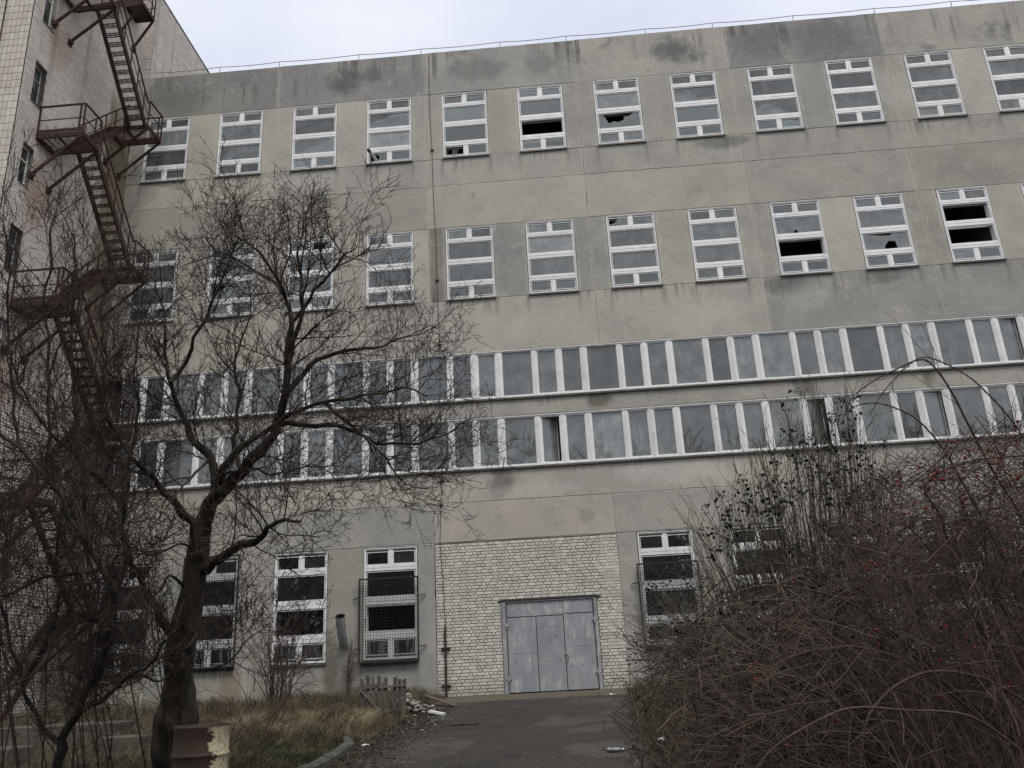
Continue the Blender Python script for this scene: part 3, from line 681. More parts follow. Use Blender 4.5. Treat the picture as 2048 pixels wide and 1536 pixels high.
def lay(rows, x0, x1, blocks, bond, seed):
    """yield (xc, zc, kind) for a wall in local x,z; blocks = list of rectangles kept free"""
    rr = random.Random(seed); res = []
    for r_ in range(rows[0], rows[1]):
        z = rows[2] + (r_ + 0.5) * PIT
        x = x0 + (0.0 if r_ % 2 else -0.06 - 0.0)
        seqs = ('S',) if r_ % 2 else ('H', 'H', 'S')
        if bond == 'stretch' and r_ % 2 == 0: seqs = ('S',); x = x0 - 0.13
        i = rr.randrange(3)
        while x < x1 - 0.02:
            k = seqs[i % len(seqs)]; i += 1
            if rr.random() < 0.08: k = 'H' if k == 'S' else k
            ln = 0.26 if k == 'S' else 0.13
            a, b = max(x, x0), min(x + ln, x1)
            segs = [(a, b)]
            for (bx0, bx1, bz0, bz1) in blocks:
                if bz0 < z < bz1:
                    n2 = []
                    for (p, q) in segs:
                        if q <= bx0 or p >= bx1: n2.append((p, q)); continue
                        if p < bx0: n2.append((p, bx0))
                        if q > bx1: n2.append((bx1, q))
                    segs = n2
            for (p, q) in segs:
                if q - p > 0.04: res.append(((p + q) / 2, z, q - p))
            x += ln
    return res
SB = brick_variants(0.25, 0.080, 0.025, 6, M['brick'])
SBm = [m.mesh('brick', M['brick'], tint=True) for m in SB]
def brickwork(parent, items, xf, mat, variants, meshes, budget, pick):
    """items -> single bricks (those that show largest) and the rest as one part"""
    full_ = [it for it in items if it[2] > 0.255]
    full_.sort(key=pick); single = set(id(i) for i in full_[:budget])
    rest = MB(); rr = random.Random(5)
    for itm in items:
        x, z, ln = itm
        prot = rr.gauss(0, 0.0022) + (0.006 if rr.random() < 0.03 else 0)
        if rr.random() < 0.006: prot -= 0.014
        loc = xf @ Vector((x + rr.uniform(-.002, .002), -prot, z + rr.uniform(-.0025, .0025)))
        v = rr.randrange(6)
        if id(itm) in single:
            o = inst('brick', meshes[v], parent, loc, None); o.scale = (0.242 / 0.25, 1, 1); o.rotation_euler = xf.to_euler(); o.rotation_euler.rotate_axis('Y', rr.uniform(-.008, .008))
        else:
            src = variants[v]; k = (ln - 0.018) / 0.25
            merge(rest, src, Matrix.Translation(loc) @ xf.to_3x3().to_4x4() @ Matrix.Diagonal((k, 1, 1, 1)))
    o = rest.build('bricks', mat, parent, tint=True); o['kind'] = 'stuff'
items = lay((-3, 49, -0.03), BX0 + 0.012, BX1 - 0.012, [(GX0 - 0.02, GX1 + 0.02, -1, GZ1 + 0.03)], 'mix', 3)
items = [i for i in items if i[1] < BZ1 - 0.05]
brickwork(infill, items, Matrix.Translation((0, 0.004, 0)), M['brick'], SB, SBm, 300, lambda i: (Vector((i[0], 0, i[1])) - CAM).length)

# ---- steel gate
g = MB(); yg = 0.02
g.box(GX0, GX0 + 0.13, -0.03, 0.12, -0.05, GZ1 - 0.02); g.box(GX1 - 0.10, GX1, -0.03, 0.12, -0.05, GZ1 - 0.02); g.box(GX0 + 0.13, GX1 - 0.10, -0.03, 0.12, GZ1 - 0.06, GZ1 - 0.02)
gate = g.build('gate', M['gate'], B); gate['label'] = 'blue grey steel double gate in a brick infill'
MB().box(GX0 - 0.1, GX1 + 0.16, -0.05, 0.1, GZ1 - 0.02, GZ1 + 0.012).build('lintel', M['iron'], gate)  # lintel strip kept thin and black to draw the shadow line over the gate
MB().box(GX0 + 0.13, GX1 - 0.10, 0.07, 0.11, -0.04, GZ1 - 0.06).build('dark_backing', M['iron'], gate)  # dark sheet added behind the leaves, stands in for shade in the seams
sx0, sx1, sx2, sx3 = GX0 + 0.135, 14.555, 15.43, GX1 - 0.105
def sheet(name, a, b, z0, z1, y=0.0):
    m = MB(); m.box(a + 0.011, b - 0.011, y, y + 0.04, z0 + 0.011, z1 - 0.011)
    return m.build(name, M['gate'], gate)
sheet('transom_panel', sx0, sx2 + 0.015, 2.27, GZ1 - 0.065, 0.012); sheet('transom_panel', sx2 + 0.015, sx3, 2.30, GZ1 - 0.065, 0.008)
lf = sheet('gate_leaf', sx0, sx1, 0.0, 2.265, 0.004); lf2 = sheet('gate_leaf', sx1, sx2, 0.0, 2.265, 0.009); lf3 = sheet('gate_leaf', sx2, sx3, 0.0, 2.295, 0.0)
m = MB(); m.box(sx1 + 0.012, sx1 + 0.045, -0.006, 0.004, 0.02, 2.25); m.box(sx2 + 0.014, sx2 + 0.062, -0.014, 0.0, 0.02, GZ1 - 0.08)
m.box(sx0 + 0.02, sx1 - 0.03, -0.001, 0.004, 1.17, 1.182); m.box(sx1 + 0.02, sx2 - 0.03, 0.004, 0.009, 1.92, 1.93); m.box(sx2 + 0.03, sx3 - 0.02, -0.005, 0.0, 1.30, 1.312)
m.box(sx0, sx0 + 0.03, -0.012, 0.004, 0.01, 2.25); m.box(sx3 - 0.03, sx3, -0.012, 0.0, 0.01, 2.28)
m.build('cover_strip', M['gate'], gate)
for (x, z) in ((sx0 + 0.0, 2.02), (sx0, 0.42), (sx3, 2.08), (sx3, 0.5)):
    h_ = MB(); h_.tube([Vector((x, -0.05, z - 0.09)), Vector((x, -0.05, z + 0.09))], [0.024, 0.024], 8, True); h_.box(x - 0.09, x + 0.09, -0.045, -0.015, z - 0.02, z + 0.02); h_.build('hinge', M['zinc'], gate)
for (x, z0_, z1_) in ((sx0 + 0.015, 0.02, GZ1 - 0.1), (sx3 - 0.015, 0.02, GZ1 - 0.1)): MB().tube([Vector((x, -0.026, z0_)), Vector((x, -0.026, z1_))], [0.011, 0.011], 6, True).build('hinge_rod', M['iron'], gate)
pk = MB(); pk.box(sx2 + 0.0, sx2 + 0.075, -0.06, -0.025, 1.07, 1.15)
pts = [Vector((sx2 + 0.018, -0.042, 1.15)), Vector((sx2 + 0.018, -0.042, 1.20)), Vector((sx2 + 0.037, -0.042, 1.22)), Vector((sx2 + 0.057, -0.042, 1.20)), Vector((sx2 + 0.057, -0.042, 1.15))]
pk.tube(pts, [0.008] * 5, 6); pk.build('padlock', M['zinc'], gate)
MB().tube([Vector((sx2 + 0.06, -0.055, 0.86)), Vector((sx2 + 0.075, -0.055, 1.0))], [0.012, 0.012], 6, True).build('handle', M['rust'], gate)
bl = MB()
for (x, z) in ((13.78, 1.55), (13.85, 0.95), (14.2, 0.98), (14.66, 1.5), (15.0, 1.53), (14.9, 0.9), (15.25, 0.9), (15.62, 0.7), (15.95, 0.75), (16.25, 0.8), (15.5, 2.0), (15.6, 0.25), (14.62, 1.0), (15.55, 1.6), (15.85, 1.55), (16.2, 1.5), (15.15, 1.62)):
    bl.box(x - 0.012, x + 0.012, -0.012, 0.006, z - 0.012, z + 0.012)
bl.build('bolts', M['rust'], gate)['kind'] = 'stuff'

# ---- roof-edge railing
RP = [2.72, 5.24, 8.57, 11.15, 14.4, 17.1, 20.3, 23.0, 26.2, 29.4, 32.4, 35.6, 38.7]
rail = empty('roof_railing', (0, 0.18, 24.5)); tag(rail, 'thin grey wire railing on short posts along the roof edge', 'railing')
for x in RP: MB().tube([Vector((x, 0, 0.0)), Vector((x + 0.02, 0, 0.42))], [0.016, 0.016], 5, True).build('post', M['galv'], rail)
pts = []
for a, b in zip([-0.1] + RP, RP + [41.2]):
    for q in range(4):
        t = q / 4; pts.append(Vector((a + (b - a) * t, 0, 0.415 - 0.05 * sin(pi * t))))
MB().tube(pts, [0.014] * len(pts), 5).build('rail', M['galv'], rail)

# ------------------------------------------------------------------ brick stair tower
TX, TY0, TZ = -0.65, -6.45, 29.6
T = empty('brick_tower', (TX, TY0, 0)); tag(T, 'tall painted brick stair tower with barred windows beside the concrete facade', 'tower')
def tl(x, y, z): return (x - TX, y - TY0, z)
TW = [(-5.95, -5.40, 22.15, 24.1), (-5.95, -5.40, 19.0, 20.5), (-5.95, -5.42, 15.98, 17.4), (-5.93, -5.38, 12.95, 14.45), (-5.93, -5.38, 9.9, 11.4), (-5.93, -5.38, 6.9, 8.4)]
tm = MB(); x_in, x_out = TX - 0.4 - TX, -0.004
ys = sorted(set([TY0, 0.0] + [v for w_ in TW for v in w_[:2]]))
def wall_band(y0, y1, z0, z1): tm.box(x_in, x_out, y0 - TY0, y1 - TY0, z0, z1)
wall_band(-5.38, 0.30, -0.5, TZ); wall_band(TY0 + 0.004, -5.95, -0.5, TZ)
zc = -0.5
for (a, b, z0, z1) in sorted(TW, key=lambda q: q[2]): wall_band(-5.9501, -5.3799, zc, z0); zc = z1
wall_band(-5.9501, -5.3799, zc, TZ)
wallc = tm.build('side_wall', M['bmortar'], T)
# upper part standing over the factory roof, a little proud
up_ = MB(); up_.box(x_in, 0.33, 0.301 - TY0, 12 - TY0, 23.9, TZ - 0.35)
upw = up_.build('upper_wall', M['bmortar'], T)
MB().box(-4.0, x_in, 0.004, 12 - TY0, -0.5, TZ - 0.4).build('core', M['bmortar'], T)
MB().box(-4.05, 0.05, -0.05, 0.32 - TY0, TZ, TZ + 0.12).build('coping', M['sill'], T)
MB().box(-4.05, 0.36, 0.325 - TY0, 12.05 - TY0, TZ - 0.35, TZ - 0.27).build('coping', M['sill'], T)
TB = brick_variants(0.25, 0.079, 0.022, 6, M['tbrick']); TBm = [m_.mesh('brick', M['tbrick'], tint=True) for m_ in TB]
RZ = Matrix.Rotation(pi / 2, 4, 'Z')      # local x -> +Y, local -y -> +X
blocks = [(a - 0.01 - TY0, b + 0.01 - TY0, z0 - 0.02, z1 + 0.03) for (a, b, z0, z1) in TW]
items = lay((-3, 300, -0.1), 0.0, 0.30 - TY0, blocks, 'stretch', 11)
brickwork(wallc, items, Matrix.Translation((-0.004, 0, 0)) @ RZ, M['tbrick'], TB, TBm, 300, lambda i: abs(i[0] - 3.5) + abs(i[1] - 20.5) * 0.6 + (2 if i[1] > 24.5 else 0))
items = lay((0, 60, 24.0), 0.31 - TY0, 10 - TY0, [], 'stretch', 12)
items = [i for i in items if i[1] < TZ - 0.4]
brickwork(upw, items, Matrix.Translation((0.33, 0, 0)) @ RZ, M['tbrick'], TB, TBm, 0, lambda i: i[0])
items = lay((0, 60, 24.0), 0.0, 0.33, [], 'stretch', 13)
items = [i for i in items if i[1] < TZ - 0.4]
brickwork(upw, items, Matrix.Translation((0.0, 0.301 - TY0, 0)), M['tbrick'], TB, TBm, 0, lambda i: i[0])
# windows of the tower
for n_, (a, b, z0, z1) in enumerate(TW):
    m = MB(); xx = -0.19; y0, y1 = a - TY0, b - TY0
    m.box(xx, xx + 0.05, y0, y0 + 0.045, z0, z1); m.box(xx, xx + 0.05, y1 - 0.045, y1, z0, z1); m.box(xx, xx + 0.05, y0 + 0.045, y1 - 0.045, z0, z0 + 0.05); m.box(xx, xx + 0.05, y0 + 0.045, y1 - 0.045, z1 - 0.05, z1); m.box(xx, xx + 0.05, y0 + 0.045, y1 - 0.045, (z0 + z1) / 2 + 0.2, (z0 + z1) / 2 + 0.24)
    f = m.build('window', M['frame'], T)
    pm = MB(); pm.box(xx + 0.02, xx + 0.026, y0 + 0.045, y1 - 0.045, z0 + 0.05, z1 - 0.05); o = pm.build('pane', M['glass'], f); o.color = (0.25, 0.3, 0, 1)
    MB().box(-0.12, 0.045, y0 - 0.03, y1 + 0.03, z0 - 0.035, z0 - 0.002).build('sill', M['sill'], f)
    MB().box(-0.39, 0.002, y0 - 0.12, y1 + 0.12, z1 + 0.002, z1 + 0.08).build('lintel', M['joint'], f)
    if n_ in (1, 3, 5):
        gm = MB()
        for q in range(6): yy = y0 + 0.03 + (y1 - y0 - 0.06) * q / 5; gm.beam((0.03, yy, z0), (0.03, yy, z1), 0.016, 0.016, (1, 0, 0))
        for q in range(5): zz = z0 + (z1 - z0) * q / 4; gm.beam((0.03, y0 - 0.04, zz), (0.03, y1 + 0.04, zz), 0.018, 0.018)
        gm.build('window_bars', M['iron'], f)
# tiled street face
fw_ = MB(); fw_.box(-4.0, -0.004, 0.004, 0.3, -0.5, TZ); front = fw_.build('front_wall', M['bmortar'], T)
def tile_variants():
    return brick_variants(0.25, 0.0875, 0.014, 6, M['tile'])
TV = tile_variants(); TVm = []
for m_ in TV:
    m2 = MB(); merge(m2, m_, Matrix.Diagonal((0.152 / 0.25, 1, 0.262 / 0.0875, 1))); TVm.append(m2)
TVmesh = [m_.mesh('tile', M['tile'], tint=True) for m_ in TVm]
rest = MB(); cnt = 0; rr = random.Random(8)
for r_ in range(0, 108):
    z = 0.05 + r_ * 0.272
    for c_ in range(0, 22):
        x = -0.03 - 0.08 - c_ * 0.162
        v = rr.randrange(6); loc = Vector((x, 0.004 - rr.gauss(0, 0.0012), z + 0.136))
        if 0 <= c_ < 8 and 14.5 < z < 24.8 and cnt < 300:
            inst('tile', TVmesh[v], front, loc); cnt += 1
        else: merge(rest, TVm[v], Matrix.Translation(loc))
rest.build('tiles', M['tile'], front, tint=True)['kind'] = 'stuff'
MB().tube([Vector((-0.95, -0.06, 14)), Vector((-0.95, -0.06, 26))], [0.02, 0.02], 6, True).build('conduit', M['rust'], T)

# ------------------------------------------------------------------ fire escape (switchback of open steel flights)
FE = empty('fire_escape', (TX, -5.4, 0)); tag(FE, 'rusty brown steel fire escape zigzagging up the brick tower', 'fire escape')
def fl(x, y, z): return Vector((x - TX, y + 5.4, z))
XO = 0.92
def fe(m, name): return m.build(name, M['rust'], FE)
def platform(y0, y1, z, front, XO=0.92):
    m = MB()
    for yy in (y0 + 0.03, y1 - 0.03): m.beam(fl(TX - 0.02, yy, z - 0.08), fl(XO, yy, z - 0.08), 0.06, 0.16)
    m.beam(fl(XO, y0, z - 0.08), fl(XO, y1, z - 0.08), 0.06, 0.16); m.beam(fl(TX + 0.05, y0, z - 0.08), fl(TX + 0.05, y1, z - 0.08), 0.06, 0.16)
    m.beam(fl(TX + 0.7, y0, z - 0.08), fl(TX + 0.7, y1, z - 0.08), 0.05, 0.10)
    fe(m, 'platform_frame')
    gt = MB(); n = 24
    for i in range(n):
        x = TX + 0.08 + (XO - TX - 0.12) * i / (n - 1); gt.beam(fl(x, y0 + 0.06, z - 0.015), fl(x, y1 - 0.06, z - 0.015), 0.014, 0.03)
    fe(gt, 'grating')
    for yy in (y0 + 0.03, y1 - 0.03):
        b = MB(); b.beam(fl(TX, yy, z - 1.5), fl(XO, yy, z - 0.14), 0.075, 0.075); fe(b, 'brace')
        pl = MB(); pl.box(*(fl(TX - 0.01, yy - 0.1, z - 1.66).x, fl(TX, 0, 0).x + 0.05), fl(TX, yy - 0.11, 0).y, fl(TX, yy + 0.11, 0).y, z - 1.64, z - 1.40); pl.box(fl(TX, 0, 0).x + 0.02, 0.14, fl(TX, yy - 0.05, 0).y, fl(TX, yy + 0.05, 0).y, z - 1.56, z - 1.44); fe(pl, 'wall_anchor')
    hr = 1.05
    # railing: the closed end and the outer side
    ye = y0 if front else y1
    r_ = MB()
    def rpost(x, y): r_.beam(fl(x, y, z - 0.1), fl(x, y, z + hr), 0.045, 0.045, (1, 0, 0))
    for x in (TX + 0.05, XO - 0.14, XO): rpost(x, ye)
    rpost(XO, y0 if not front else y1)
    r_.beam(fl(TX, ye, z + hr), fl(XO, ye, z + hr), 0.05, 0.05); r_.beam(fl(TX, ye, z + 0.52), fl(XO, ye, z + 0.52), 0.025, 0.03)
    r_.beam(fl(XO, y0, z + hr), fl(XO, y1, z + hr), 0.05, 0.05); r_.beam(fl(XO, y0, z + 0.52), fl(XO, y1, z + 0.52), 0.025, 0.03)
    r_.beam(fl(TX, ye, z + 0.08), fl(XO, ye, z + 0.08), 0.012, 0.14)
    fe(r_, 'railing')
YF0, YF1, YR0, YR1 = -5.44, -4.46, -1.62, -0.60
def flight(xa, xb, ytop, ybot, ztop, zbot, rail_x):
    for x in (xa, xb):
        m = MB(); m.beam(fl(x, ytop, ztop - 0.06), fl(x, ybot, zbot - 0.06), 0.07, 0.20, (0, 0, 1)); fe(m, 'stringer')
    n = 13
    for i in range(1, n):
        t = i / n; y = ytop + (ybot - ytop) * t; z = ztop + (zbot - ztop) * t
        m = MB()
        for q in (-0.09, 0.0, 0.09): m.beam(fl(xa, y + q, z - 0.01), fl(xb, y + q, z - 0.01), 0.028, 0.028)
        m.beam(fl(xa + 0.18, y - 0.1, z - 0.01), fl(xa + 0.18, y + 0.1, z - 0.01), 0.02, 0.02); m.beam(fl(xa + 0.38, y - 0.1, z - 0.01), fl(xa + 0.38, y + 0.1, z - 0.01), 0.02, 0.02)
        fe(m, 'tread')
    m = MB(); hr = 0.95
    m.beam(fl(rail_x, ytop, ztop + hr), fl(rail_x, ybot, zbot + hr), 0.045, 0.045); m.beam(fl(rail_x, ytop, ztop + 0.45), fl(rail_x, ybot, zbot + 0.45), 0.02, 0.025)
    for i in range(5):
        t = (i + 0.4) / 5; y = ytop + (ybot - ytop) * t; z = ztop + (zbot - ztop) * t; m.beam(fl(rail_x, y, z), fl(rail_x, y, z + hr), 0.035, 0.035, (1, 0, 0))
    fe(m, 'handrail')
for z in (24.0, 18.0, 12.0, 6.0): platform(YF0, YF1, z, True)
platform(YR0, YR1, 27.0, False, 0.12)
for z in (21.0, 15.0, 9.0, 3.0): platform(YR0, YR1, z, False)
for z in (24.0, 18.0, 12.0, 6.0):
    flight(0.2, 0.82, YF1, YR0, z, z - 3, 0.86)          # outer flight, down to the rear landing
    flight(-0.52, 0.08, YR0, YF1, z + 3, z, 0.12)         # inner flight, down from the landing above
flight(-0.52, 0.08, YR0, YF1, 3.0, 0.0, 0.12)

# ------------------------------------------------------------------ things fixed to or leaning on the facade
def wall_pts(px, y=-0.055): return [at_y(x, yy, y) for x, yy in px]
cb = wall_pts([(858, 108), (858, 170), (859, 215), (864, 300), (866, 365), (868, 420), (872, 480), (874, 560), (879, 690), (880, 800), (884, 960), (882, 1010), (880, 1085), (886, 1160), (891, 1245), (892, 1262)])
lc = empty('lightning_cable', cb[-1]); tag(lc, 'thin rusty lightning conductor cable running down the concrete facade', 'cable')
MB().tube([p - cb[-1] for p in cb], [0.009] * len(cb), 5, True).build('wire', M['rust'], lc)
for i in (3, 7, 8, 10, 11):
    p = cb[i] - cb[-1]; MB().box(p.x - 0.06, p.x + 0.06, p.y - 0.02, p.y + 0.07, p.z - 0.02, p.z + 0.02).build('bracket', M['rust'], lc)
ip = at_y(890, 1250, -0.07); ib = at_y(891, 1395, -0.07); ib.x = ip.x
ir = empty('iron_guard_rail', (ip.x, -0.07, 0)); tag(ir, 'upright rusty iron guard strip on the brick infill left of the gate', 'guard strip')
MB().box(-0.03, 0.03, -0.02, 0.02, -0.15, ip.z - 0.12).build('strip', M['rust'], ir)
MB().box(-0.012, 0.03, -0.045, -0.021, -0.1, ip.z + 0.05).build('flat_bar', M['rust'], ir)
for z in (0.32, 1.42): MB().box(-0.15, 0.15, -0.03, 0.07, z - 0.022, z + 0.022).build('bracket', M['rust'], ir)

def grille(k, x0, x1, z0, z1, label):
    gr = empty('window_grille', (x0, -0.2, z0)); tag(gr, label, 'grille', 'grilles over the ground floor windows')
    wd, h = x1 - x0, z1 - z0; f = MB(); b = 0.05
    f.box(-b, 0, 0, 0.04, -b, h + b); f.box(wd, wd + b, 0, 0.04, -b, h + b); f.box(0, wd, 0, 0.04, -b, 0); f.box(0, wd, 0, 0.04, h, h + b)
    f.build('frame', M['iron'], gr)
    mm = MB(); n = int(wd / 0.085)
    for i in range(1, n): x = wd * i / n; mm.beam((x, 0.02, 0), (x, 0.02, h), 0.009, 0.009, (1, 0, 0))
    n = int(h / 0.085)
    for i in range(1, n): z = h * i / n; mm.beam((0, 0.027, z), (wd, 0.027, z), 0.009, 0.009)
    mm.build('wire_mesh', M['iron'], gr)
    for (xa, xb) in ((-0.26, 0.0), (wd, wd + 0.26)):
        for z in (h * 0.16, h * 0.78):
            MB().beam((xa, 0.14 if xa < 0 else 0.03, z - 0.02), (xb, 0.03 if xa < 0 else 0.14, z + 0.02), 0.03, 0.03).build('stay', M['iron'], gr)
    MB().box(0.0, wd, 0.01, 0.17, -0.075, -0.037).build('bottom_tray', M['iron'], gr)
    for xx in (0.15, wd - 0.15): MB().box(xx - 0.015, xx + 0.015, 0.041, 0.2, h * 0.5, h * 0.5 + 0.03).build('spacer', M['iron'], gr)
    return gr
grille(3, 8.91, 10.77, 1.15, 3.68, 'black wire grille over the window with a missing pane, beside the brick infill')
grille(1, 3.0, 4.80, 1.25, 4.70, 'tall black wire grille behind the trunk of the big bare tree')
grille(0, -0.02, 1.80, 1.15, 3.75, 'black wire grille over the window next to the brick tower')
grille(6, 17.93, 19.80, 1.15, 3.66, 'black wire grille on the window between brick infill and rose bush')
# drain pipe stub leaning out of the wall
vp = empty('vent_pipe', (8.36, 0, 1.7)); tag(vp, 'grey metal vent pipe sticking up out of the wall between ground floor windows', 'pipe')
p0, p1, p2 = Vector((0.02, 0.1, -0.02)), Vector((-0.0, -0.28, 0.08)), Vector((0.05, -0.72, 0.86))
path = []
for i in range(9):
    t = i / 8; path.append(p0 * (1 - t) ** 2 + p1 * (2 * t * (1 - t)) + p2 * t * t)
mp_ = MB(); R_ = 0.15; mp_.tube(path, [R_] * 9, 16)
mp_.build('pipe_shell', M['zinc'], vp, smooth=True)
mi = MB(); mi.tube(path[2:], [R_ - 0.008] * 7, 16); n = len(mi.f); mi.f = [f[::-1] for f in mi.f]
mi.build('pipe_bore', M['iron'], vp, smooth=True)
dd = (path[-1] - path[-2]).normalized(); mr = MB(); mr.tube([path[-1] - dd * 0.03, path[-1] + dd * 0.004], [R_ + 0.006, R_ + 0.006], 16); mr.build('rim', M['zinc'], vp)
# pipe poking out of a broken upper pane
pp = empty('flue_pipe', (9.28, -0.0, 19.78)); tag(pp, 'short white flue pipe poking out of a broken top floor pane', 'pipe')
MB().tube([Vector((0.12, 0.3, -0.08)), Vector((-0.14, -0.45, 0.10))], [0.055, 0.055], 10).build('tube', M['foam'], pp, smooth=True)
MB().tube([Vector((-0.10, -0.33, 0.073)), Vector((-0.142, -0.452, 0.102))], [0.059, 0.06], 10, True).build('dark_mouth', M['iron'], pp)
bd = MB(); bd.beam((12.42, 0.03, 19.60), (12.47, 0.06, 19.94), 0.22, 0.03, (0, 1, 0)); bd.beam((12.12, 0.12, 19.58), (12.16, 0.12, 19.93), 0.06, 0.02, (0, 1, 0))
tag(bd.build('broken_board', M['wood']), 'broken board wedged in an empty top floor window pane', 'board')

# ------------------------------------------------------------------ yard objects
# steel drum
dp = at_depth(405, 1452, 8.9); dr = empty('oil_drum', (dp.x, dp.y, dp.z - 0.87)); tag(dr, 'rusty brown oil drum with flaking cream paint under the big bare tree', 'drum')
prof = [(0.0, 0.02), (0.27, 0.02), (0.285, 0.0), (0.292, 0.02), (0.285, 0.05), (0.285, 0.27), (0.290, 0.285), (0.300, 0.30), (0.290, 0.315), (0.285, 0.33), (0.285, 0.56), (0.290, 0.575), (0.300, 0.59), (0.290, 0.605), (0.285, 0.62), (0.285, 0.845), (0.292, 0.86), (0.294, 0.875), (0.286, 0.882), (0.278, 0.872), (0.276, 0.852)]
def lathe(prof, sides=40):
    m = MB(); k = len(prof)
    for i in range(sides):
        a = 2 * pi * i / sides
        dent = 1 - 0.02 * max(0, cos(a - 4.4)) ** 6
        for (r_, z) in prof: m.v.append((r_ * cos(a) * dent, r_ * sin(a) * dent, z))
    for i in range(sides):
        j = (i + 1) % sides
        for q in range(k - 1): m.face((i * k + q, j * k + q, j * k + q + 1, i * k + q + 1))
    return m
lathe(prof).build('drum_shell', M['drum'], dr, smooth=True)
lathe([(0.0, 0.848), (0.15, 0.846), (0.279, 0.85)]).build('lid', M['drum'], dr, smooth=True)
MB().tube([Vector((0.16, -0.08, 0.845)), Vector((0.16, -0.08, 0.868))], [0.03, 0.03], 10, True).build('bung', M['rust'], dr)

# broken picket panel leaning near the wall
fp0 = Vector((10.15, -5.3, ground_h(10.15, -5.3) - 0.02)); fe_ = empty('broken_fence_panel', fp0); tag(fe_, 'broken grey wooden picket panel leaning in the dry grass', 'fence panel')
fe_.rotation_euler = (radians(-12), radians(-4), radians(6))
for i, (x, h, ln_) in enumerate(((0.05, .95, .03), (0.20, .99, .02), (0.36, .96, 0), (0.50, .97, .01), (0.62, .90, .05), (0.86, .88, .07), (1.0, .84, .04), (1.10, .80, .05))):
    wd = U(0.085, 0.12); m = MB(); n = len(m.v)
    top = [(x + ln_, h + U(-.03, .02)), (x + ln_ + wd * 0.5, h + U(-.04, .015)), (x + ln_ + wd, h + U(-.05, .01))]
    pl = [(x, 0.0), (x + wd, 0.0), top[2], top[1], top[0]]
    for yy in (0.0, 0.022):
        for (a, b) in pl: m.v.append((a, yy, b))
    m.face((0, 1, 2, 3, 4)); m.face((9, 8, 7, 6, 5))
    for q in range(5): q2 = (q + 1) % 5; m.face((q2, q, 5 + q, 5 + q2))
    m.build('picket', M['wood'], fe_)
MB().beam((0.0, -0.02, 0.70), (0.72, -0.02, 0.72), 0.035, 0.10).build('rail', M['wood'], fe_); MB().beam((0.55, -0.03, 0.66), (1.22, -0.03, 0.64), 0.03, 0.06).build('rail', M['palewood'], fe_)
MB().beam((-0.1, -0.025, 0.12), (1.1, -0.025, 0.06), 0.03, 0.09).build('rail', M['wood'], fe_); MB().beam((0.08, -0.045, 0.66), (0.56, -0.045, 0.08), 0.03, 0.06).build('diagonal', M['palewood'], fe_)

def lump(cx, cy, cz, sx, sy, sz, seed):
    m = MB(); rr = random.Random(seed); bm = bmesh.new(); bmesh.ops.create_icosphere(bm, subdivisions=1, radius=1)
    for v in bm.verts: v.co = Vector((v.co.x * sx * rr.uniform(.65, 1.1), v.co.y * sy * rr.uniform(.65, 1.1), v.co.z * sz * rr.uniform(.6, 1.1))) + Vector((cx, cy, cz))
    m.v = [tuple(v.co) for v in bm.verts]; bm.verts.ensure_lookup_table(); m.f = [tuple(v.index for v in f.verts) for f in bm.faces]; m.t = [0.5] * len(m.f); bm.free(); return m
rb = empty('rubble_pile', (11.2, -4.2, ground_h(11.2, -4.2))); tag(rb, 'heap of pale plaster rubble spilling onto the driveway edge', 'rubble')
for i in range(240):
    a = U(0, 2 * pi); q = abs(random.gauss(0, 0.42)); x, y = q * cos(a) * 1.1, q * sin(a) * 1.4
    hh = max(0, 0.36 - 0.40 * q); s_ = U(0.02, 0.06) if q > 0.3 else U(0.04, 0.10)
    gz = ground_h(11.2 + x, -4.2 + y) if 11.2 + x < road_left(-4.2 + y) else base_h(11.2 + x, -4.2 + y)
    lump(x, y, gz - ground_h(11.2, -4.2) + hh * U(0.2, 1) + s_ * 0.3, s_ * U(.8, 1.5), s_ * U(.8, 1.4), s_ * U(.5, .9), i).build('chunk', M['plaster'] if rnd() < 0.75 else M['slab'], rb)
def ground_any(x, y): return base_h(x, y) if road_left(y) < x < road_right(y) else ground_h(x, y)
pl_ = MB(); a = Vector((11.25, -2.2, 0)); b = Vector((12.35, -3.3, 0)); pl_.beam((a.x, a.y, ground_any(a.x, a.y) + 0.16), (b.x, b.y, ground_any(b.x, b.y) + 0.03), 0.16, 0.035)
tag(pl_.build('loose_plank', M['palewood']), 'weathered plank lying against the grass edge near the brick infill', 'plank')
fo = MB(); c = Vector((12.1, -5.0, base_h(12.1, -5.0))); fo.beam((c.x - 0.2, c.y + 0.1, c.z + 0.10), (c.x + 0.2, c.y - 0.12, c.z + 0.03), 0.13, 0.05)
tag(fo.build('foam_block', M['foam']), 'white foam block lying beside the rubble heap', 'debris')
c = Vector((13.05, -7.1, base_h(13.05, -7.1))); st_ = MB(); st_.tube([c + Vector((-0.32, 0, 0.02)), c + Vector((0, 0.03, 0.028)), c + Vector((0.34, 0.02, 0.02))], [0.022, 0.026, 0.016], 6, True)
tag(st_.build('fallen_stick', M['bark']), 'dark stick lying on the asphalt driveway', 'stick')
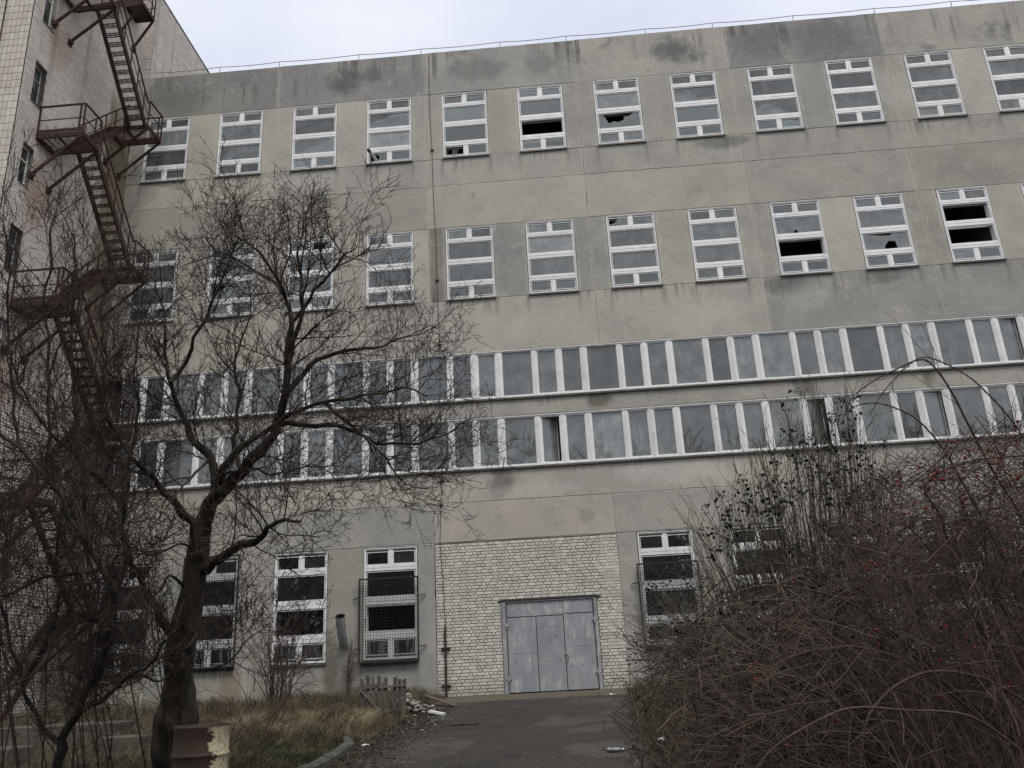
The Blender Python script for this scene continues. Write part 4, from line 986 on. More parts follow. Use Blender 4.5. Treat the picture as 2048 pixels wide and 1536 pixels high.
# crumpled plastic bottle
bp = Vector((16.25, -11.8, base_h(16.25, -11.8))); bt = empty('plastic_bottle', bp); tag(bt, 'crushed clear plastic bottle on the asphalt by the rose bush', 'bottle')
pts = [Vector((-0.14 + 0.03 * i, 0.02 * sin(i), 0.04)) for i in range(10)]; MB().tube(pts, [0.03, 0.042, 0.04, 0.035, 0.042, 0.03, 0.04, 0.034, 0.016, 0.014], 9, True).build('bottle_body', M['plastic'], bt, smooth=True)
MB().tube([Vector((0.13, 0.01, 0.04)), Vector((0.155, 0.01, 0.04))], [0.017, 0.017], 8, True).build('cap', M['foam'], bt)
def scrap(px, py, lab, sz, mat='foam'):
    d = ray(px, py); s_ = 5.0
    while s_ < 40:
        P = CAM + d * s_
        if P.z < ground_any(P.x, P.y): break
        s_ += 0.03
    m = MB(); P.z = ground_any(P.x, P.y); n = 6
    for i in range(n): a = 2 * pi * i / n; m.v.append((P.x + sz * cos(a) * U(.6, 1.1), P.y + sz * sin(a) * U(.6, 1.1), P.z + U(0.004, 0.05)))
    for i in range(n): v = m.v[i]; m.v.append((v[0], v[1], v[2] - 0.012))
    m.face(tuple(range(n))); m.face(tuple(range(2 * n - 1, n - 1, -1)))
    for i in range(n): j = (i + 1) % n; m.face((j, i, n + i, n + j))
    tag(m.build('litter_scrap', M[mat]), lab, 'litter', 'scraps of litter on the ground')
scrap(732, 1492, 'crumpled white paper scrap by the end of the kerb', 0.10)
scrap(1325, 1480, 'pale paper scrap under the edge of the rose bush', 0.09)
scrap(845, 1462, 'white scrap below the rubble heap on the driveway edge', 0.06)
scrap(1225, 1390, 'white foam crumbs against the brick right of the gate', 0.12)
# heavy concrete pieces in the left corner of the yard
def block(x, y, lx, ly, h, rz, lab, z=None):
    z = ground_h(x, y) - 0.1 if z is None else z
    o = MB(); hx, hy = lx / 2, ly / 2; ring = [(-hx, -hy), (hx, -hy), (hx, hy), (-hx, hy)]; c = 0.025
    for (zz, sc) in ((0, 0), (h - c, 0), (h, c)):
        for (a, b) in ring: o.v.append((a - math.copysign(sc, a) + U(-.008, .008), b - math.copysign(sc, b) + U(-.008, .008), zz + U(-.006, .006)))
    for k in (0, 4):
        for q in range(4): q2 = (q + 1) % 4; o.face((k + q, k + q2, k + 4 + q2, k + 4 + q))
    o.face((8, 9, 10, 11)); o.face((3, 2, 1, 0))
    ob = o.build('concrete_block', M['slab'], loc=(x, y, z)); ob.rotation_euler = (0, 0, rz)
    tag(ob, lab, 'concrete block', 'concrete blocks in the yard corner'); return ob
block(4.2, -8.0, 2.6, 0.9, 0.52, 0.05, 'long dark concrete slab lying in the grass left of the big tree trunk')
block(4.0, -10.4, 1.5, 0.7, 0.42, -0.08, 'short concrete block with flat top in front of the long dark slab')
block(6.6, -9.3, 1.5, 0.5, 0.40, 0.12, 'low concrete beam beside the foot of the big bare tree')

# ------------------------------------------------------------------ vegetation
def jitter_poly(p, d, Ln, n, wig, upb):
    pts = [p.copy()]; d = d.normalized(); st = Ln / n
    for i in range(n):
        d = (d + Vector((U(-wig, wig), U(-wig, wig), U(-wig, wig) + upb))).normalized()
        p = p + d * st; pts.append(p.copy())
    return pts
def perp(d):
    v = Vector((U(-1, 1), U(-1, 1), U(-1, 1))); v = v - d * v.dot(d)
    return v.normalized() if v.length > 1e-3 else Vector((1, 0, 0))
def sprout(mb, pts, rad, lvl, dens, lens, upb, rmin, wig=0.22, tmin=0.15, spread=(0.6, 1.2), thick=0.0075):
    """side twigs along a polyline, recursively"""
    if lvl < 0: return
    for i in range(len(pts) - 1):
        a, b = pts[i], pts[i + 1]; seg = b - a; ln = seg.length
        k = ln * dens[lvl]; n = int(k) + (1 if rnd() < k - int(k) else 0)
        if i / len(pts) < tmin: n = int(n * 0.4)
        for _ in range(n):
            t = rnd(); p = a + seg * t; d = seg.normalized()
            ang = U(*spread); dn = d * cos(ang) + perp(d) * sin(ang); dn.z += upb[lvl]
            Ln = lens[lvl] * U(0.45, 1.15); r0 = min(rad[i] * 0.7, max(rmin, Ln * thick))
            q = max(3, int(Ln / 0.09)) if Ln > 0.2 else 2
            pp_ = jitter_poly(p, dn, Ln, q, wig, upb[lvl] * 0.12)
            rr_ = [max(r0 * (1 - 0.6 * j / q), rmin * 0.75) for j in range(q + 1)]; rr_[-1] = rmin * 0.5
            mb.tube(pp_, rr_, 3 if r0 < 0.012 else 5, t=rnd())
            sprout(mb, pp_, rr_, lvl - 1, dens, lens, upb, rmin, wig, 0.1, spread, thick)
def smooth_path(P, R, k=4):
    """Catmull-Rom through points with radii"""
    out_, ro = [], []
    n = len(P)
    for i in range(n - 1):
        a, b, c, d = P[max(i - 1, 0)], P[i], P[i + 1], P[min(i + 2, n - 1)]
        for j in range(k):
            t = j / k
            out_.append(0.5 * ((2 * b) + (c - a) * t + (2 * a - 5 * b + 4 * c - d) * t * t + (3 * b - a - 3 * c + d) * t ** 3)); ro.append(R[i] + (R[i + 1] - R[i]) * t)
    out_.append(P[-1]); ro.append(R[-1]); return out_, ro
def limb(px, depth, w0, w1, dd=0.0, k=4, wsc=1.0):
    """pixels -> limb; widths are in photo pixels at that depth"""
    n = len(px); P, R = [], []
    for i, (x, y) in enumerate(px):
        t = i / (n - 1); D = depth + dd * t
        P.append(at_depth(x, y, D)); R.append((w0 + (w1 - w0) * t) * D / FPX / 2 * wsc)
    return smooth_path(P, R, k)

# --- big old fruit tree
D1 = 11.6
tree = empty('bare_tree', at_depth(352, 1565, D1)); tree.location.z = ground_h(tree.location.x, tree.location.y) - 0.05
tag(tree, 'large leafless fruit tree with dark forked trunk beside the oil drum', 'tree')
t0 = tree.location.copy()
trunk = MB()
tp = [(350, 1590), (346, 1530), (344, 1480), (354, 1432), (357, 1398), (358, 1350), (360, 1300), (372, 1245), (384, 1190), (393, 1130), (399, 1085), (402, 1050)]
tw = [88, 78, 76, 84, 66, 52, 54, 60, 46, 42, 40, 40]
P, R = smooth_path([at_depth(x, y, D1) for x, y in tp], [w_ * D1 / FPX / 2 for w_ in tw], 4)
trunk.tube([p - t0 for p in P], [r_ * (1 + 0.16 * noise.noise(p * 3.5)) for p, r_ in zip(P, R)], 14)
LIMBS = [
    ([(365, 1285), (338, 1258), (312, 1222), (290, 1186), (270, 1130), (252, 1080), (247, 1020), (244, 985)], 26, 15, -0.3),
    ([(246, 1005), (205, 965), (170, 938), (120, 880), (80, 835), (40, 770), (10, 700)], 15, 5, -0.8),
    ([(246, 1000), (258, 950), (268, 890), (275, 810), (268, 740), (280, 660), (270, 590)], 13, 4, 0.6),
    ([(400, 1065), (378, 1040), (345, 1005), (312, 968), (285, 935), (250, 900), (210, 830), (190, 760)], 26, 6, -0.9),
    ([(402, 1055), (425, 1010), (428, 968), (417, 916), (391, 890), (362, 838), (345, 770), (325, 705), (330, 640), (310, 560)], 32, 5, 0.7),
    ([(402, 1060), (432, 1000), (458, 978), (480, 952), (510, 914), (548, 858), (568, 800), (578, 720), (582, 650), (572, 590), (548, 545), (520, 500), (470, 470)], 44, 5, -0.6),
    ([(430, 1000), (442, 956), (470, 914), (520, 868), (580, 830), (650, 803), (730, 790), (800, 775), (850, 790)], 24, 5, -1.2),
    ([(392, 1150), (425, 1125), (480, 1092), (530, 1066), (545, 1048), (600, 1038)], 32, 12, -1.4),
    ([(578, 720), (600, 640), (598, 560), (594, 510), (604, 465), (606, 440)], 14, 3, 0.5),
    ([(568, 800), (620, 730), (690, 705), (770, 690), (810, 672), (850, 650)], 16, 4, 0.9),
    ([(582, 650), (630, 580), (680, 520), (700, 505), (708, 490)], 11, 3, -0.6),
    ([(548, 858), (610, 850), (690, 860), (770, 885), (830, 885), (890, 865), (945, 830)], 15, 4, -0.5),
    ([(650, 803), (700, 850), (760, 900), (800, 960), (860, 980)], 11, 3, -0.8),
    ([(572, 590), (540, 560), (470, 520), (420, 490), (405, 460)], 10, 3, 0.9),
    ([(345, 770), (380, 700), (420, 620), (450, 540), (472, 480), (480, 450)], 12, 3, 0.4),
    ([(480, 952), (470, 880), (480, 800), (470, 720), (500, 640), (495, 560)], 14, 4, 1.3),
    ([(399, 1100), (360, 1090), (300, 1110), (240, 1090), (170, 1100), (90, 1080)], 8, 3, -1.8),
    ([(360, 1310), (400, 1340), (450, 1325), (500, 1280), (540, 1240)], 7, 3, -1.2),
    ([(358, 1330), (320, 1360), (270, 1350), (215, 1370), (160, 1340)], 8, 3, -1.5),
    ([(384, 1190), (340, 1150), (300, 1200), (250, 1235), (200, 1240), (150, 1225)], 9, 3, -1.6),
    ([(430, 960), (500, 940), (560, 950), (620, 930), (680, 960)], 10, 3, -1.6),
    ([(417, 916), (380, 960), (330, 1020), (300, 1060)], 9, 3, -1.2),
]
limbs_pts = []
for (px, w0, w1, dd) in LIMBS:
    P, R = limb(px, D1, w0, w1, dd)
    P = [p - t0 + Vector((noise.noise(p * 4) * 0.06, noise.noise(p * 3 + Vector((5, 5, 5))) * 0.12, noise.noise(p * 4 + Vector((9, 2, 1))) * 0.06)) for p in P]
    R = [r_ * (0.80 - 0.32 * i / len(R)) * (1 + 0.22 * noise.noise(P[i] * 6)) for i, r_ in enumerate(R)]; trunk.tube(P, R, 8); limbs_pts.append((P, R))
trunk.build('trunk', M['bark'], tree, smooth=True)
crown = MB()
for P, R in limbs_pts:
    sprout(crown, P, R, 3, (8.0, 11.0, 11.0, 8.5), (0.09, 0.27, 0.54, 0.95), (0.10, 0.20, 0.22, 0.14), 0.0044, 0.21, 0.2, (0.5, 1.2), 0.0125)
crown.build('crown', M['twig'], tree)

# --- thicket of young trees in the left corner
def thicket(name, label, cat, base_px, D, limbs, dens, lens, upb, rmin, mat_t, mat_c, wig=0.2):
    e = empty(name, at_depth(*base_px, D)); e.location.z = ground_h(e.location.x, e.location.y) - 0.05; tag(e, label, cat); o0 = e.location.copy()
    tm_ = MB(); cm = MB()
    for (px, w0, w1, dd) in limbs:
        P, R = limb(px, D, w0, w1, dd); P = [p - o0 + Vector((noise.noise(p * 4), noise.noise(p * 4 + Vector((3, 7, 1))), noise.noise(p * 4 + Vector((9, 2, 5))))) * 0.07 for p in P]; R = [r_ * (1 + 0.22 * noise.noise(P[i] * 6)) for i, r_ in enumerate(R)]
        if px[0] == base_px: P[0] = Vector((P[0].x, P[0].y, min(P[0].z, 0)))
        tm_.tube(P, R, 7); sprout(cm, P, R, len(dens) - 1, dens, lens, upb, rmin, wig, 0.12, (0.45, 1.1), 0.011)
    tm_.build('trunk', mat_t, e, smooth=True); cm.build('crown', mat_c, e)
    return e
thicket('bare_tree', 'lower leafless tree with pale grey limbs in front of the fire escape', 'tree', (110, 1600), 10.2, [
    ([(110, 1600), (120, 1500), (150, 1420), (192, 1352), (210, 1300), (222, 1245), (228, 1195), (205, 1140), (160, 1065), (115, 985), (60, 918), (0, 862), (-60, 840)], 22, 5, -0.6),
    ([(222, 1245), (180, 1240), (130, 1270), (80, 1330), (30, 1365), (-30, 1400)], 9, 3, -0.8),
    ([(228, 1195), (245, 1150), (250, 1080), (235, 1010), (215, 930), (205, 840), (210, 740), (200, 640), (212, 560)], 13, 3, 0.8),
    ([(160, 1065), (170, 980), (155, 880), (150, 780), (140, 660), (150, 560), (145, 470)], 9, 3, 0.6),
    ([(115, 985), (100, 900), (95, 800), (100, 690), (90, 590), (100, 490), (108, 430)], 8, 3, 0.3),
    ([(60, 918), (30, 830), (25, 720), (15, 620), (20, 520), (8, 450)], 7, 3, 0.2),
    ([(205, 1140), (150, 1150), (80, 1160), (20, 1190), (-40, 1180)], 9, 3, -0.6),
    ([(120, 1500), (80, 1440), (45, 1360), (20, 1270), (0, 1180), (10, 1080), (-10, 980)], 11, 3, 0.5),
    ([(150, 1420), (200, 1400), (260, 1350), (310, 1320), (330, 1280)], 12, 4, -0.9),
    ([(45, 1360), (90, 1290), (120, 1200), (110, 1100), (130, 1010)], 12, 4, 0.7),
], (8.0, 9.5, 8.0, 5.6), (0.10, 0.28, 0.58, 1.0), (0.10, 0.28, 0.40, 0.38), 0.0044, M['bark2'], M['twig'])

# --- leafless saplings by the wall, small shrub below the ground-floor windows, brambles in the grass
def shrub(name, label, cat, x, y, n, h, spread, mat, dens=(6, 4), lens=(0.15, 0.5), r0=0.012, arch=0.25, rmin=0.004, group=None):
    z = ground_any(x, y) - 0.04; e = empty(name, (x, y, z)); tag(e, label, cat, group); cm = MB()
    for i in range(n):
        a = U(0, 2 * pi); b = Vector((U(-.12, .12) * spread, U(-.12, .12) * spread, 0)); hh = h * U(0.55, 1.05)
        d = Vector((cos(a) * spread * U(.2, 1), sin(a) * spread * U(.2, 1), hh))
        pts = []; 
        for q in range(9):
            t = q / 8; pts.append(b + Vector((d.x * t ** 1.4, d.y * t ** 1.4, d.z * (t - arch * t * t) / (1 - arch))) + Vector((U(-.02, .02), U(-.02, .02), 0)))
        rr_ = [max(r0 * (1 - 0.75 * q / 8), rmin * 0.7) for q in range(9)]
        cm.tube(pts, rr_, 4, t=rnd()); sprout(cm, pts, rr_, 1, dens, lens, (0.1, 0.2), rmin, 0.2)
    cm.build('stems', mat, e, tint=True); return e
shrub('wall_shrub', 'small leafless reddish shrub below the ground floor window without grille', 'shrub', 7.0, -2.0, 40, 2.7, 2.3, M['cane'], (6, 5), (0.18, 0.55), 0.014, 0.35, 0.006)
shrub('wall_shrub', 'dry climber tangled round the grey vent pipe', 'shrub', 8.62, -0.45, 11, 1.9, 0.4, M['brush'], (10, 8), (0.15, 0.35), 0.010, 0.1, 0.006)
shrub('bramble', 'arching bramble shoots in the grass right of the oil drum', 'bramble', 10.35, -13.2, 9, 1.6, 1.7, M['cane'], (3, 2.2), (0.12, 0.5), 0.010, 0.55, 0.0036)
shrub('bramble', 'thin bramble tangle between the concrete blocks and the oil drum', 'bramble', 8.2, -11.5, 14, 1.2, 1.7, M['brush'], (5, 4), (0.12, 0.4), 0.009, 0.5, 0.004)
shrub('bramble', 'dead weed stalks growing along the foot of the tower', 'bramble', 2.0, -4.0, 22, 1.7, 2.6, M['brush'], (5, 4), (0.15, 0.4), 0.012, 0.3, 0.006)

# --- rose bush and its neighbours on the right
def inside(poly, x, y):
    c = False; n = len(poly); j = n - 1
    for i in range(n):
        if (poly[i][1] > y) != (poly[j][1] > y) and x < (poly[j][0] - poly[i][0]) * (y - poly[i][1]) / (poly[j][1] - poly[i][1]) + poly[i][0]: c = not c
        j = i
    return c
def pick(poly):
    xs_ = [p[0] for p in poly]; ys_ = [p[1] for p in poly]
    while True:
        x, y = U(min(xs_), max(xs_)), U(min(ys_), max(ys_))
        if inside(poly, x, y): return x, y
def bez(a, b, c, n): return [a * (1 - t) ** 2 + b * (2 * t * (1 - t)) + c * t * t for t in [i / n for i in range(n + 1)]]
class Bush:
    def __init__(s, name, label, cat, loc): s.e = empty(name, loc); tag(s.e, label, cat); s.o = s.e.location.copy(); s.c = MB(); s.tips = []
    def cane(s, pts, r0, r1, dens, lens, upb, rmin, lvl=1, wig=0.22):
        n = len(pts) - 1; pts = [p - s.o for p in pts]; rr_ = [r0 + (r1 - r0) * i / n for i in range(n + 1)]
        s.c.tube(pts, rr_, 5 if r0 > 0.006 else 3, t=rnd()); s.tips.append(pts)
        sprout(s.c, pts, rr_, lvl, dens, lens, upb, rmin, wig)
    def done(s, nm, mat): return s.c.build(nm, mat, s.e, tint=True)
def gz_at(x, y): return ground_any(x, y) - 0.03
def tangle(bush, poly, n, d0, d1, l0, l1, r, bias=(0, 0, 0), droop=-0.06):
    for _ in range(n):
        x, y = pick(poly); p = at_depth(x, y, U(d0, d1)) - bush.o
        d = Vector((U(-1, 1), U(-1, 1), U(-.7, .7))) + Vector(bias); Ln = U(l0, l1); k = 4
        pts = jitter_poly(p - d.normalized() * Ln * 0.5, d, Ln, k, 0.22, droop); rr_ = [r * U(.7, 1.2)] * k + [r * 0.5]
        bush.c.tube(pts, rr_, 3, t=rnd())
        sprout(bush.c, pts, rr_, 0, (3.5,), (0.14,), (0.05,), r * 0.8, 0.25)
lt = Bush('sapling_thicket', 'dense leafless thicket of thin dark saplings at the foot of the tower', 'thicket', (5.2, -13.0, ground_h(5.2, -13.0) - 0.03))
POLY_T = [(-60, 640), (60, 560), (170, 600), (260, 740), (330, 900), (345, 1100), (320, 1300), (300, 1420), (-60, 1440)]
for i in range(30):
    tx, ty = pick(POLY_T); D = U(11.5, 14.5); tip = at_depth(tx, ty, D); bx = tip.x + U(-0.5, 0.9); by = tip.y + U(0.3, 2.0)
    rt = Vector((bx, by, ground_h(bx, by) - 0.03)); ctl = rt.lerp(tip, 0.55) + Vector((U(-.3, .3), U(-.3, .3), U(0, 0.5)))
    lt.cane(bez(rt, ctl, tip, 9), U(0.008, 0.014), 0.004, (5, 5.0), (0.14, 0.55), (0.2, 0.35), 0.0048, 1, 0.22)
tangle(lt, [(-60, 900), (200, 860), (320, 1000), (335, 1200), (300, 1350), (150, 1400), (-60, 1330)], 1500, 9.5, 14.5, 0.25, 0.8, 0.0046, (0, 0, 0.2), 0.03)
lt.done('stems', M['twig'])
rx, ry = 18.2, -21.2
rose = Bush('rose_bush', 'big leafless rose bush with arching red canes and red hips', 'bush', (rx, ry, gz_at(rx, ry)))
ARCH = [
    ([(2036, 1485), (1965, 1427), (1887, 1355), (1808, 1283), (1730, 1222), (1646, 1186), (1548, 1171), (1480, 1182), (1410, 1225), (1345, 1290), (1300, 1365)], 5.6, 9, 4, 0.3),
    ([(2004, 1466), (1939, 1404), (1860, 1342), (1776, 1264), (1717, 1212), (1646, 1148), (1597, 1134), (1548, 1127), (1490, 1135), (1440, 1165), (1395, 1205)], 5.9, 8, 3, 0.4),
    ([(2060, 1410), (1971, 1358), (1874, 1342), (1808, 1362), (1760, 1400), (1730, 1453), (1720, 1545)], 5.0, 8, 5, -0.3),
    ([(1990, 1460), (1910, 1395), (1841, 1345), (1776, 1309), (1694, 1293), (1597, 1309), (1530, 1350), (1490, 1420), (1468, 1500), (1462, 1560)], 5.2, 8, 4, -0.2),
    ([(2040, 1500), (1939, 1432), (1808, 1420), (1711, 1415), (1646, 1436), (1548, 1495), (1500, 1560)], 4.8, 8, 4, -0.2),
    ([(2090, 1120), (2048, 1040), (1986, 942), (1934, 844), (1904, 785), (1865, 730), (1836, 720), (1784, 743), (1745, 763), (1705, 795), (1690, 830)], 5.6, 9, 3, 0.3),
    ([(2100, 960), (2030, 850), (1970, 782), (1921, 743), (1856, 715), (1820, 728), (1768, 782), (1740, 830)], 5.4, 6, 3, 0.2),
    ([(2010, 1120), (1950, 1010), (1895, 912), (1856, 860), (1817, 828), (1765, 808), (1725, 808), (1690, 822)], 5.7, 8, 3, 0.2),
    ([(1990, 1300), (1930, 1200), (1900, 1100), (1880, 1030), (1850, 970), (1930, 925), (2060, 910)], 5.6, 9, 6, 0.0),
    ([(1560, 1240), (1500, 1255), (1430, 1250), (1370, 1300), (1320, 1360), (1290, 1430)], 5.9, 5, 3, 0.3),
    ([(1700, 1500), (1620, 1380), (1520, 1330), (1440, 1340), (1360, 1350), (1300, 1330), (1262, 1270)], 6.2, 6, 3, 0.6),
    ([(2048, 1290), (1990, 1180), (1970, 1080), (1985, 980), (2010, 900), (2060, 860)], 5.5, 9, 4, 0.0),
]
for (px, D, w0, w1, dd) in ARCH:
    P, R = limb(px, D, w0, w1, dd, 5, 0.58 if min(q_[1] for q_ in px) < 1000 else 0.74)
    # root the cane in the ground
    b0 = P[0]; root = Vector((b0.x + U(-.1, .3), b0.y + U(-.2, .2), gz_at(b0.x, b0.y)))
    pre = bez(root, (root + b0) / 2 + Vector((0.05, 0, 0.1)), b0, 6)[:-1]
    pts = [p - rose.o for p in pre + P]; rr_ = [R[0] * 1.05] * 6 + R
    rose.c.tube(pts, rr_, 6, t=U(0.1, 0.6)); rose.tips.append(pts)
    sprout(rose.c, pts, rr_, 1, (7, 4.5), (0.10, 0.42), (0.05, 0.1), 0.0016, 0.25)
    # prickles
    for i in range(6, len(pts) - 1):
        for _ in range(3):
            p = pts[i].lerp(pts[i + 1], rnd()); d = perp((pts[i + 1] - pts[i]).normalized()); rose.c.tube([p, p + d * (rr_[i] + 0.009)], [0.0035, 0.0006], 3, t=0.9)
POLY_R = [(1700, 1010), (1780, 920), (1900, 880), (2048, 830), (2110, 900), (2110, 1560), (1380, 1560), (1330, 1450), (1400, 1300), (1500, 1180), (1620, 1100)]
for i in range(210):
    tx, ty = pick(POLY_R); D = U(4.9, 7.2); tip = at_depth(tx, ty, D)
    bx, by = at_depth(U(1500, 2150), 1536, D + U(-0.3, 0.5)).xy; bx = tip.x + U(0.5, 1.9)
    rt = Vector((bx, tip.y + U(-0.4, 0.6), gz_at(bx, tip.y)))
    ctl = Vector((rt.x + (tip.x - rt.x) * 0.35, (rt.y + tip.y) / 2, tip.z + U(0.2, 1.0)))
    rose.cane(bez(rt, ctl, tip, 10), U(0.0032, 0.0056), 0.0016, (5, 4.2), (0.09, 0.32), (0.05, 0.12), 0.0017, 1, 0.25)
POLY_U = [(1690, 1010), (1780, 930), (1900, 875), (2060, 840), (2090, 1180), (1700, 1180)]
for i in range(110):
    tx, ty = pick(POLY_U); D = U(5.4, 7.6); tip = at_depth(tx, ty, D); bx = tip.x + U(-0.2, 0.9); by = tip.y + U(-0.2, 0.5)
    rt = Vector((bx, by, gz_at(bx, by))); ctl = Vector((rt.x + (tip.x - rt.x) * 0.2, (rt.y + tip.y) / 2, tip.z + U(-0.1, 0.5)))
    rose.cane(bez(rt, ctl, tip, 10), U(0.0035, 0.006), 0.0018, (6, 6.0), (0.09, 0.34), (0.1, 0.25), 0.0018, 1, 0.25)
for _ in range(900):
    x, y = pick(POLY_U); p = at_depth(x, y, U(5.2, 7.4)) - rose.o; d = Vector((U(-1, 1), U(-1, 1), U(-.5, .8))); Ln = U(.15, .5)
    rose.c.tube(jitter_poly(p - d.normalized() * Ln * 0.5, d, Ln, 4, 0.2, -0.03), [0.0024] * 4 + [0.0012], 3, t=U(0, 0.5))
for _ in range(1500):
    x, y = pick(POLY_R); p = at_depth(x, y, U(4.8, 6.8)) - rose.o; d = Vector((U(-1, 1), U(-1, 1), U(-.5, .6))); Ln = U(.15, .5)
    rose.c.tube(jitter_poly(p - d.normalized() * Ln * 0.5, d, Ln, 4, 0.2, -0.05), [0.0024] * 4 + [0.0012], 3, t=rnd())
rose.done('canes', M['cane'])
hm = MB()
bm = bmesh.new(); bmesh.ops.create_uvsphere(bm, u_segments=8, v_segments=6, radius=1)
for v in bm.verts:
    k = 0.0095 if v.co.z < 0 else 0.0095; v.co = Vector((v.co.x * 0.0088, v.co.y * 0.0088, v.co.z * 0.0120 + (0.002 if v.co.z > 0.9 else 0)))
bmesh.ops.create_cone(bm, segments=5, radius1=0.0015, radius2=0.004, depth=0.006, matrix=Matrix.Translation((0, 0, 0.0145)), cap_ends=True)
hipm = bpy.data.meshes.new('rosehip'); bm.to_mesh(hipm); bm.free(); hipm.materials.append(M['hip'])
hipm.polygons.foreach_set('use_smooth', [True] * len(hipm.polygons))
HIP1 = [(1780, 1000), (1800, 930), (1860, 910), (1930, 890), (2048, 860), (2048, 1010), (1900, 1020), (1800, 1060)]
nh = 0
def hips_near(poly, n, cl):
    global nh
    cand = [p for c_ in rose.tips for p in c_[3:]]
    good = [p for p in cand if inside(poly, *to_px(p + rose.o))]
    random.shuffle(good)
    for p in good[:n]:
        for _ in range(random.choice(cl)):
            o = inst('rosehip', hipm, rose.e, p + Vector((U(-.035, .035), U(-.035, .035), U(-.035, .03)))); o.rotation_euler = (U(0, 3), U(0, 3), 0); sc = U(0.8, 1.25); o.scale = (sc, sc, sc); nh += 1
hips_near(HIP1, 70, (1, 2, 2, 3)); hips_near(POLY_R, 85, (1, 1, 1, 2, 3, 4))
# tangled dead brush filling the ground behind the rose
bx_, by_ = 18.6, -17.6
br = Bush('bramble_thicket', 'dense brown tangle of bramble and dead brush behind the rose bush', 'thicket', (bx_, by_, gz_at(bx_, by_)))
POLY_B = [(1255, 1360), (1262, 1230), (1340, 1260), (1420, 1180), (1500, 1110), (1620, 1060), (1720, 1010), (1850, 960), (2110, 900), (2130, 1560), (1275, 1560), (1262, 1470)]
for i in range(520):
    tx, ty = pick(POLY_B); D = U(6.8, 11.5); tip = at_depth(tx, ty, D)
    bx = max(tip.x + U(0.0, 1.8), 16.9 + U(0, 1)); by = tip.y + U(-0.5, 0.8)
    rt = Vector((bx, by, gz_at(bx, by))); ctl = Vector((rt.x + (tip.x - rt.x) * 0.3, (rt.y + tip.y) / 2, tip.z + U(0.0, 0.8)))
    br.cane(bez(rt, ctl, tip, 8), U(0.006, 0.011), 0.003, (4, 4.5), (0.12, 0.42), (0.05, 0.1), 0.0032, 1, 0.28)
# fine tangle hanging in the thicket
POLY_L = [(1262, 1420), (1290, 1330), (1380, 1260), (1450, 1200), (1560, 1150), (1700, 1100), (1850, 1060), (2110, 1000), (2130, 1570), (1272, 1570)]
tangle(br, POLY_L, 4200, 6.8, 11.5, 0.25, 0.9, 0.0042)
br.done('stems', M['brush'])
# upright privet with dark leaves and berries
px_, py_ = 17.9, -18.6
pv = Bush('privet_shrub', 'upright shrub with blackish leaf clusters and thin grey stems by the gate', 'shrub', (px_, py_, gz_at(px_, py_)))
POLY_P = [(1330, 1140), (1395, 1000), (1450, 940), (1560, 800), (1620, 760), (1700, 760), (1760, 850), (1800, 950), (1700, 1150), (1500, 1250), (1400, 1120)]
tips = []
for i in range(250):
    tx, ty = pick(POLY_P); D = U(8.0, 9.6); tip = at_depth(tx, ty, D)
    mx_ = at_depth(1640, 1500, D); bx = mx_.x + (tip.x - mx_.x) * 0.35 + U(-.3, .3); by = tip.y + U(-0.1, 0.3) + 0.2
    rt = Vector((bx, by, gz_at(bx, by))); ctl = rt.lerp(tip, 0.5) + Vector((U(-.15, .15), 0, 0.25))
    pv.cane(bez(rt, ctl, tip, 8), U(0.007, 0.012), 0.0028, (5, 4), (0.14, 0.5), (0.3, 0.5), 0.0028, 1, 0.15)
pv.done('stems', M['stem'])
# low hanging privet branches towards the gate
pv2 = Bush('privet_shrub', 'spreading shrub with blackish drooping leaves next to the gate', 'shrub', (17.6, -16.4, gz_at(17.6, -16.4)))
POLY_Q = [(1228, 1265), (1270, 1170), (1340, 1150), (1400, 1110), (1460, 1150), (1420, 1260), (1380, 1380), (1290, 1440), (1250, 1380)]
for i in range(85):
    tx, ty = pick(POLY_Q); D = U(9.5, 11.5); tip = at_depth(tx, ty, D)
    rt = Vector((17.4 + U(-.2, .6), tip.y + U(-.4, .6), 0)); rt.z = gz_at(rt.x, rt.y); ctl = rt.lerp(tip, 0.45) + Vector((0, 0, U(0.5, 1.1)))
    pv2.cane(bez(rt, ctl, tip, 9), U(0.006, 0.010), 0.0028, (5, 4), (0.12, 0.4), (0.0, 0.05), 0.003, 1, 0.25)
pv2.done('stems', M['stem'])
def leaves(bush, poly, n, size, lo=0.45, clump=9, spread=0.05):
    lm = MB(); cand = [p for c_ in bush.tips for i, p in enumerate(c_) if i >= len(c_) * lo]
    cand = [p for p in cand if inside(poly, *to_px(p + bush.o))] or cand
    for _ in range(n):
        c = random.choice(cand) + Vector((U(-.05, .05), U(-.05, .05), U(-.05, .05)))
        for _ in range(random.randrange(3, clump)):
            p = c + Vector((U(-1, 1), U(-1, 1), U(-1, 1))) * spread; d = Vector((U(-1, 1), U(-1, 1), U(-1.2, 0.4))).normalized(); sd_ = perp(d); nn = d.cross(sd_); ln = size * U(.6, 1.3); wd = ln * U(.28, .45); k = len(lm.v)
            lm.v += [tuple(p), tuple(p + d * ln * .5 + sd_ * wd + nn * wd * .4), tuple(p + d * ln), tuple(p + d * ln * .5 - sd_ * wd + nn * wd * .4)]
            t = rnd(); lm.face((k, k + 1, k + 2), t); lm.face((k, k + 2, k + 3), t)
    o = lm.build('leaves', M['leaf'], bush.e, tint=True); o['kind'] = 'stuff'
for o_ in (): pass
leaves(pv, [(1560, 780), (1790, 800), (1800, 1000), (1620, 1000), (1400, 1120), (1390, 960), (1560, 900)], 240, 0.045)
leaves(pv2, POLY_Q, 120, 0.042, 0.35)
POLY_D = [(1400, 1130), (1650, 1000), (1900, 1000), (1950, 1200), (1500, 1300), (1300, 1350)]
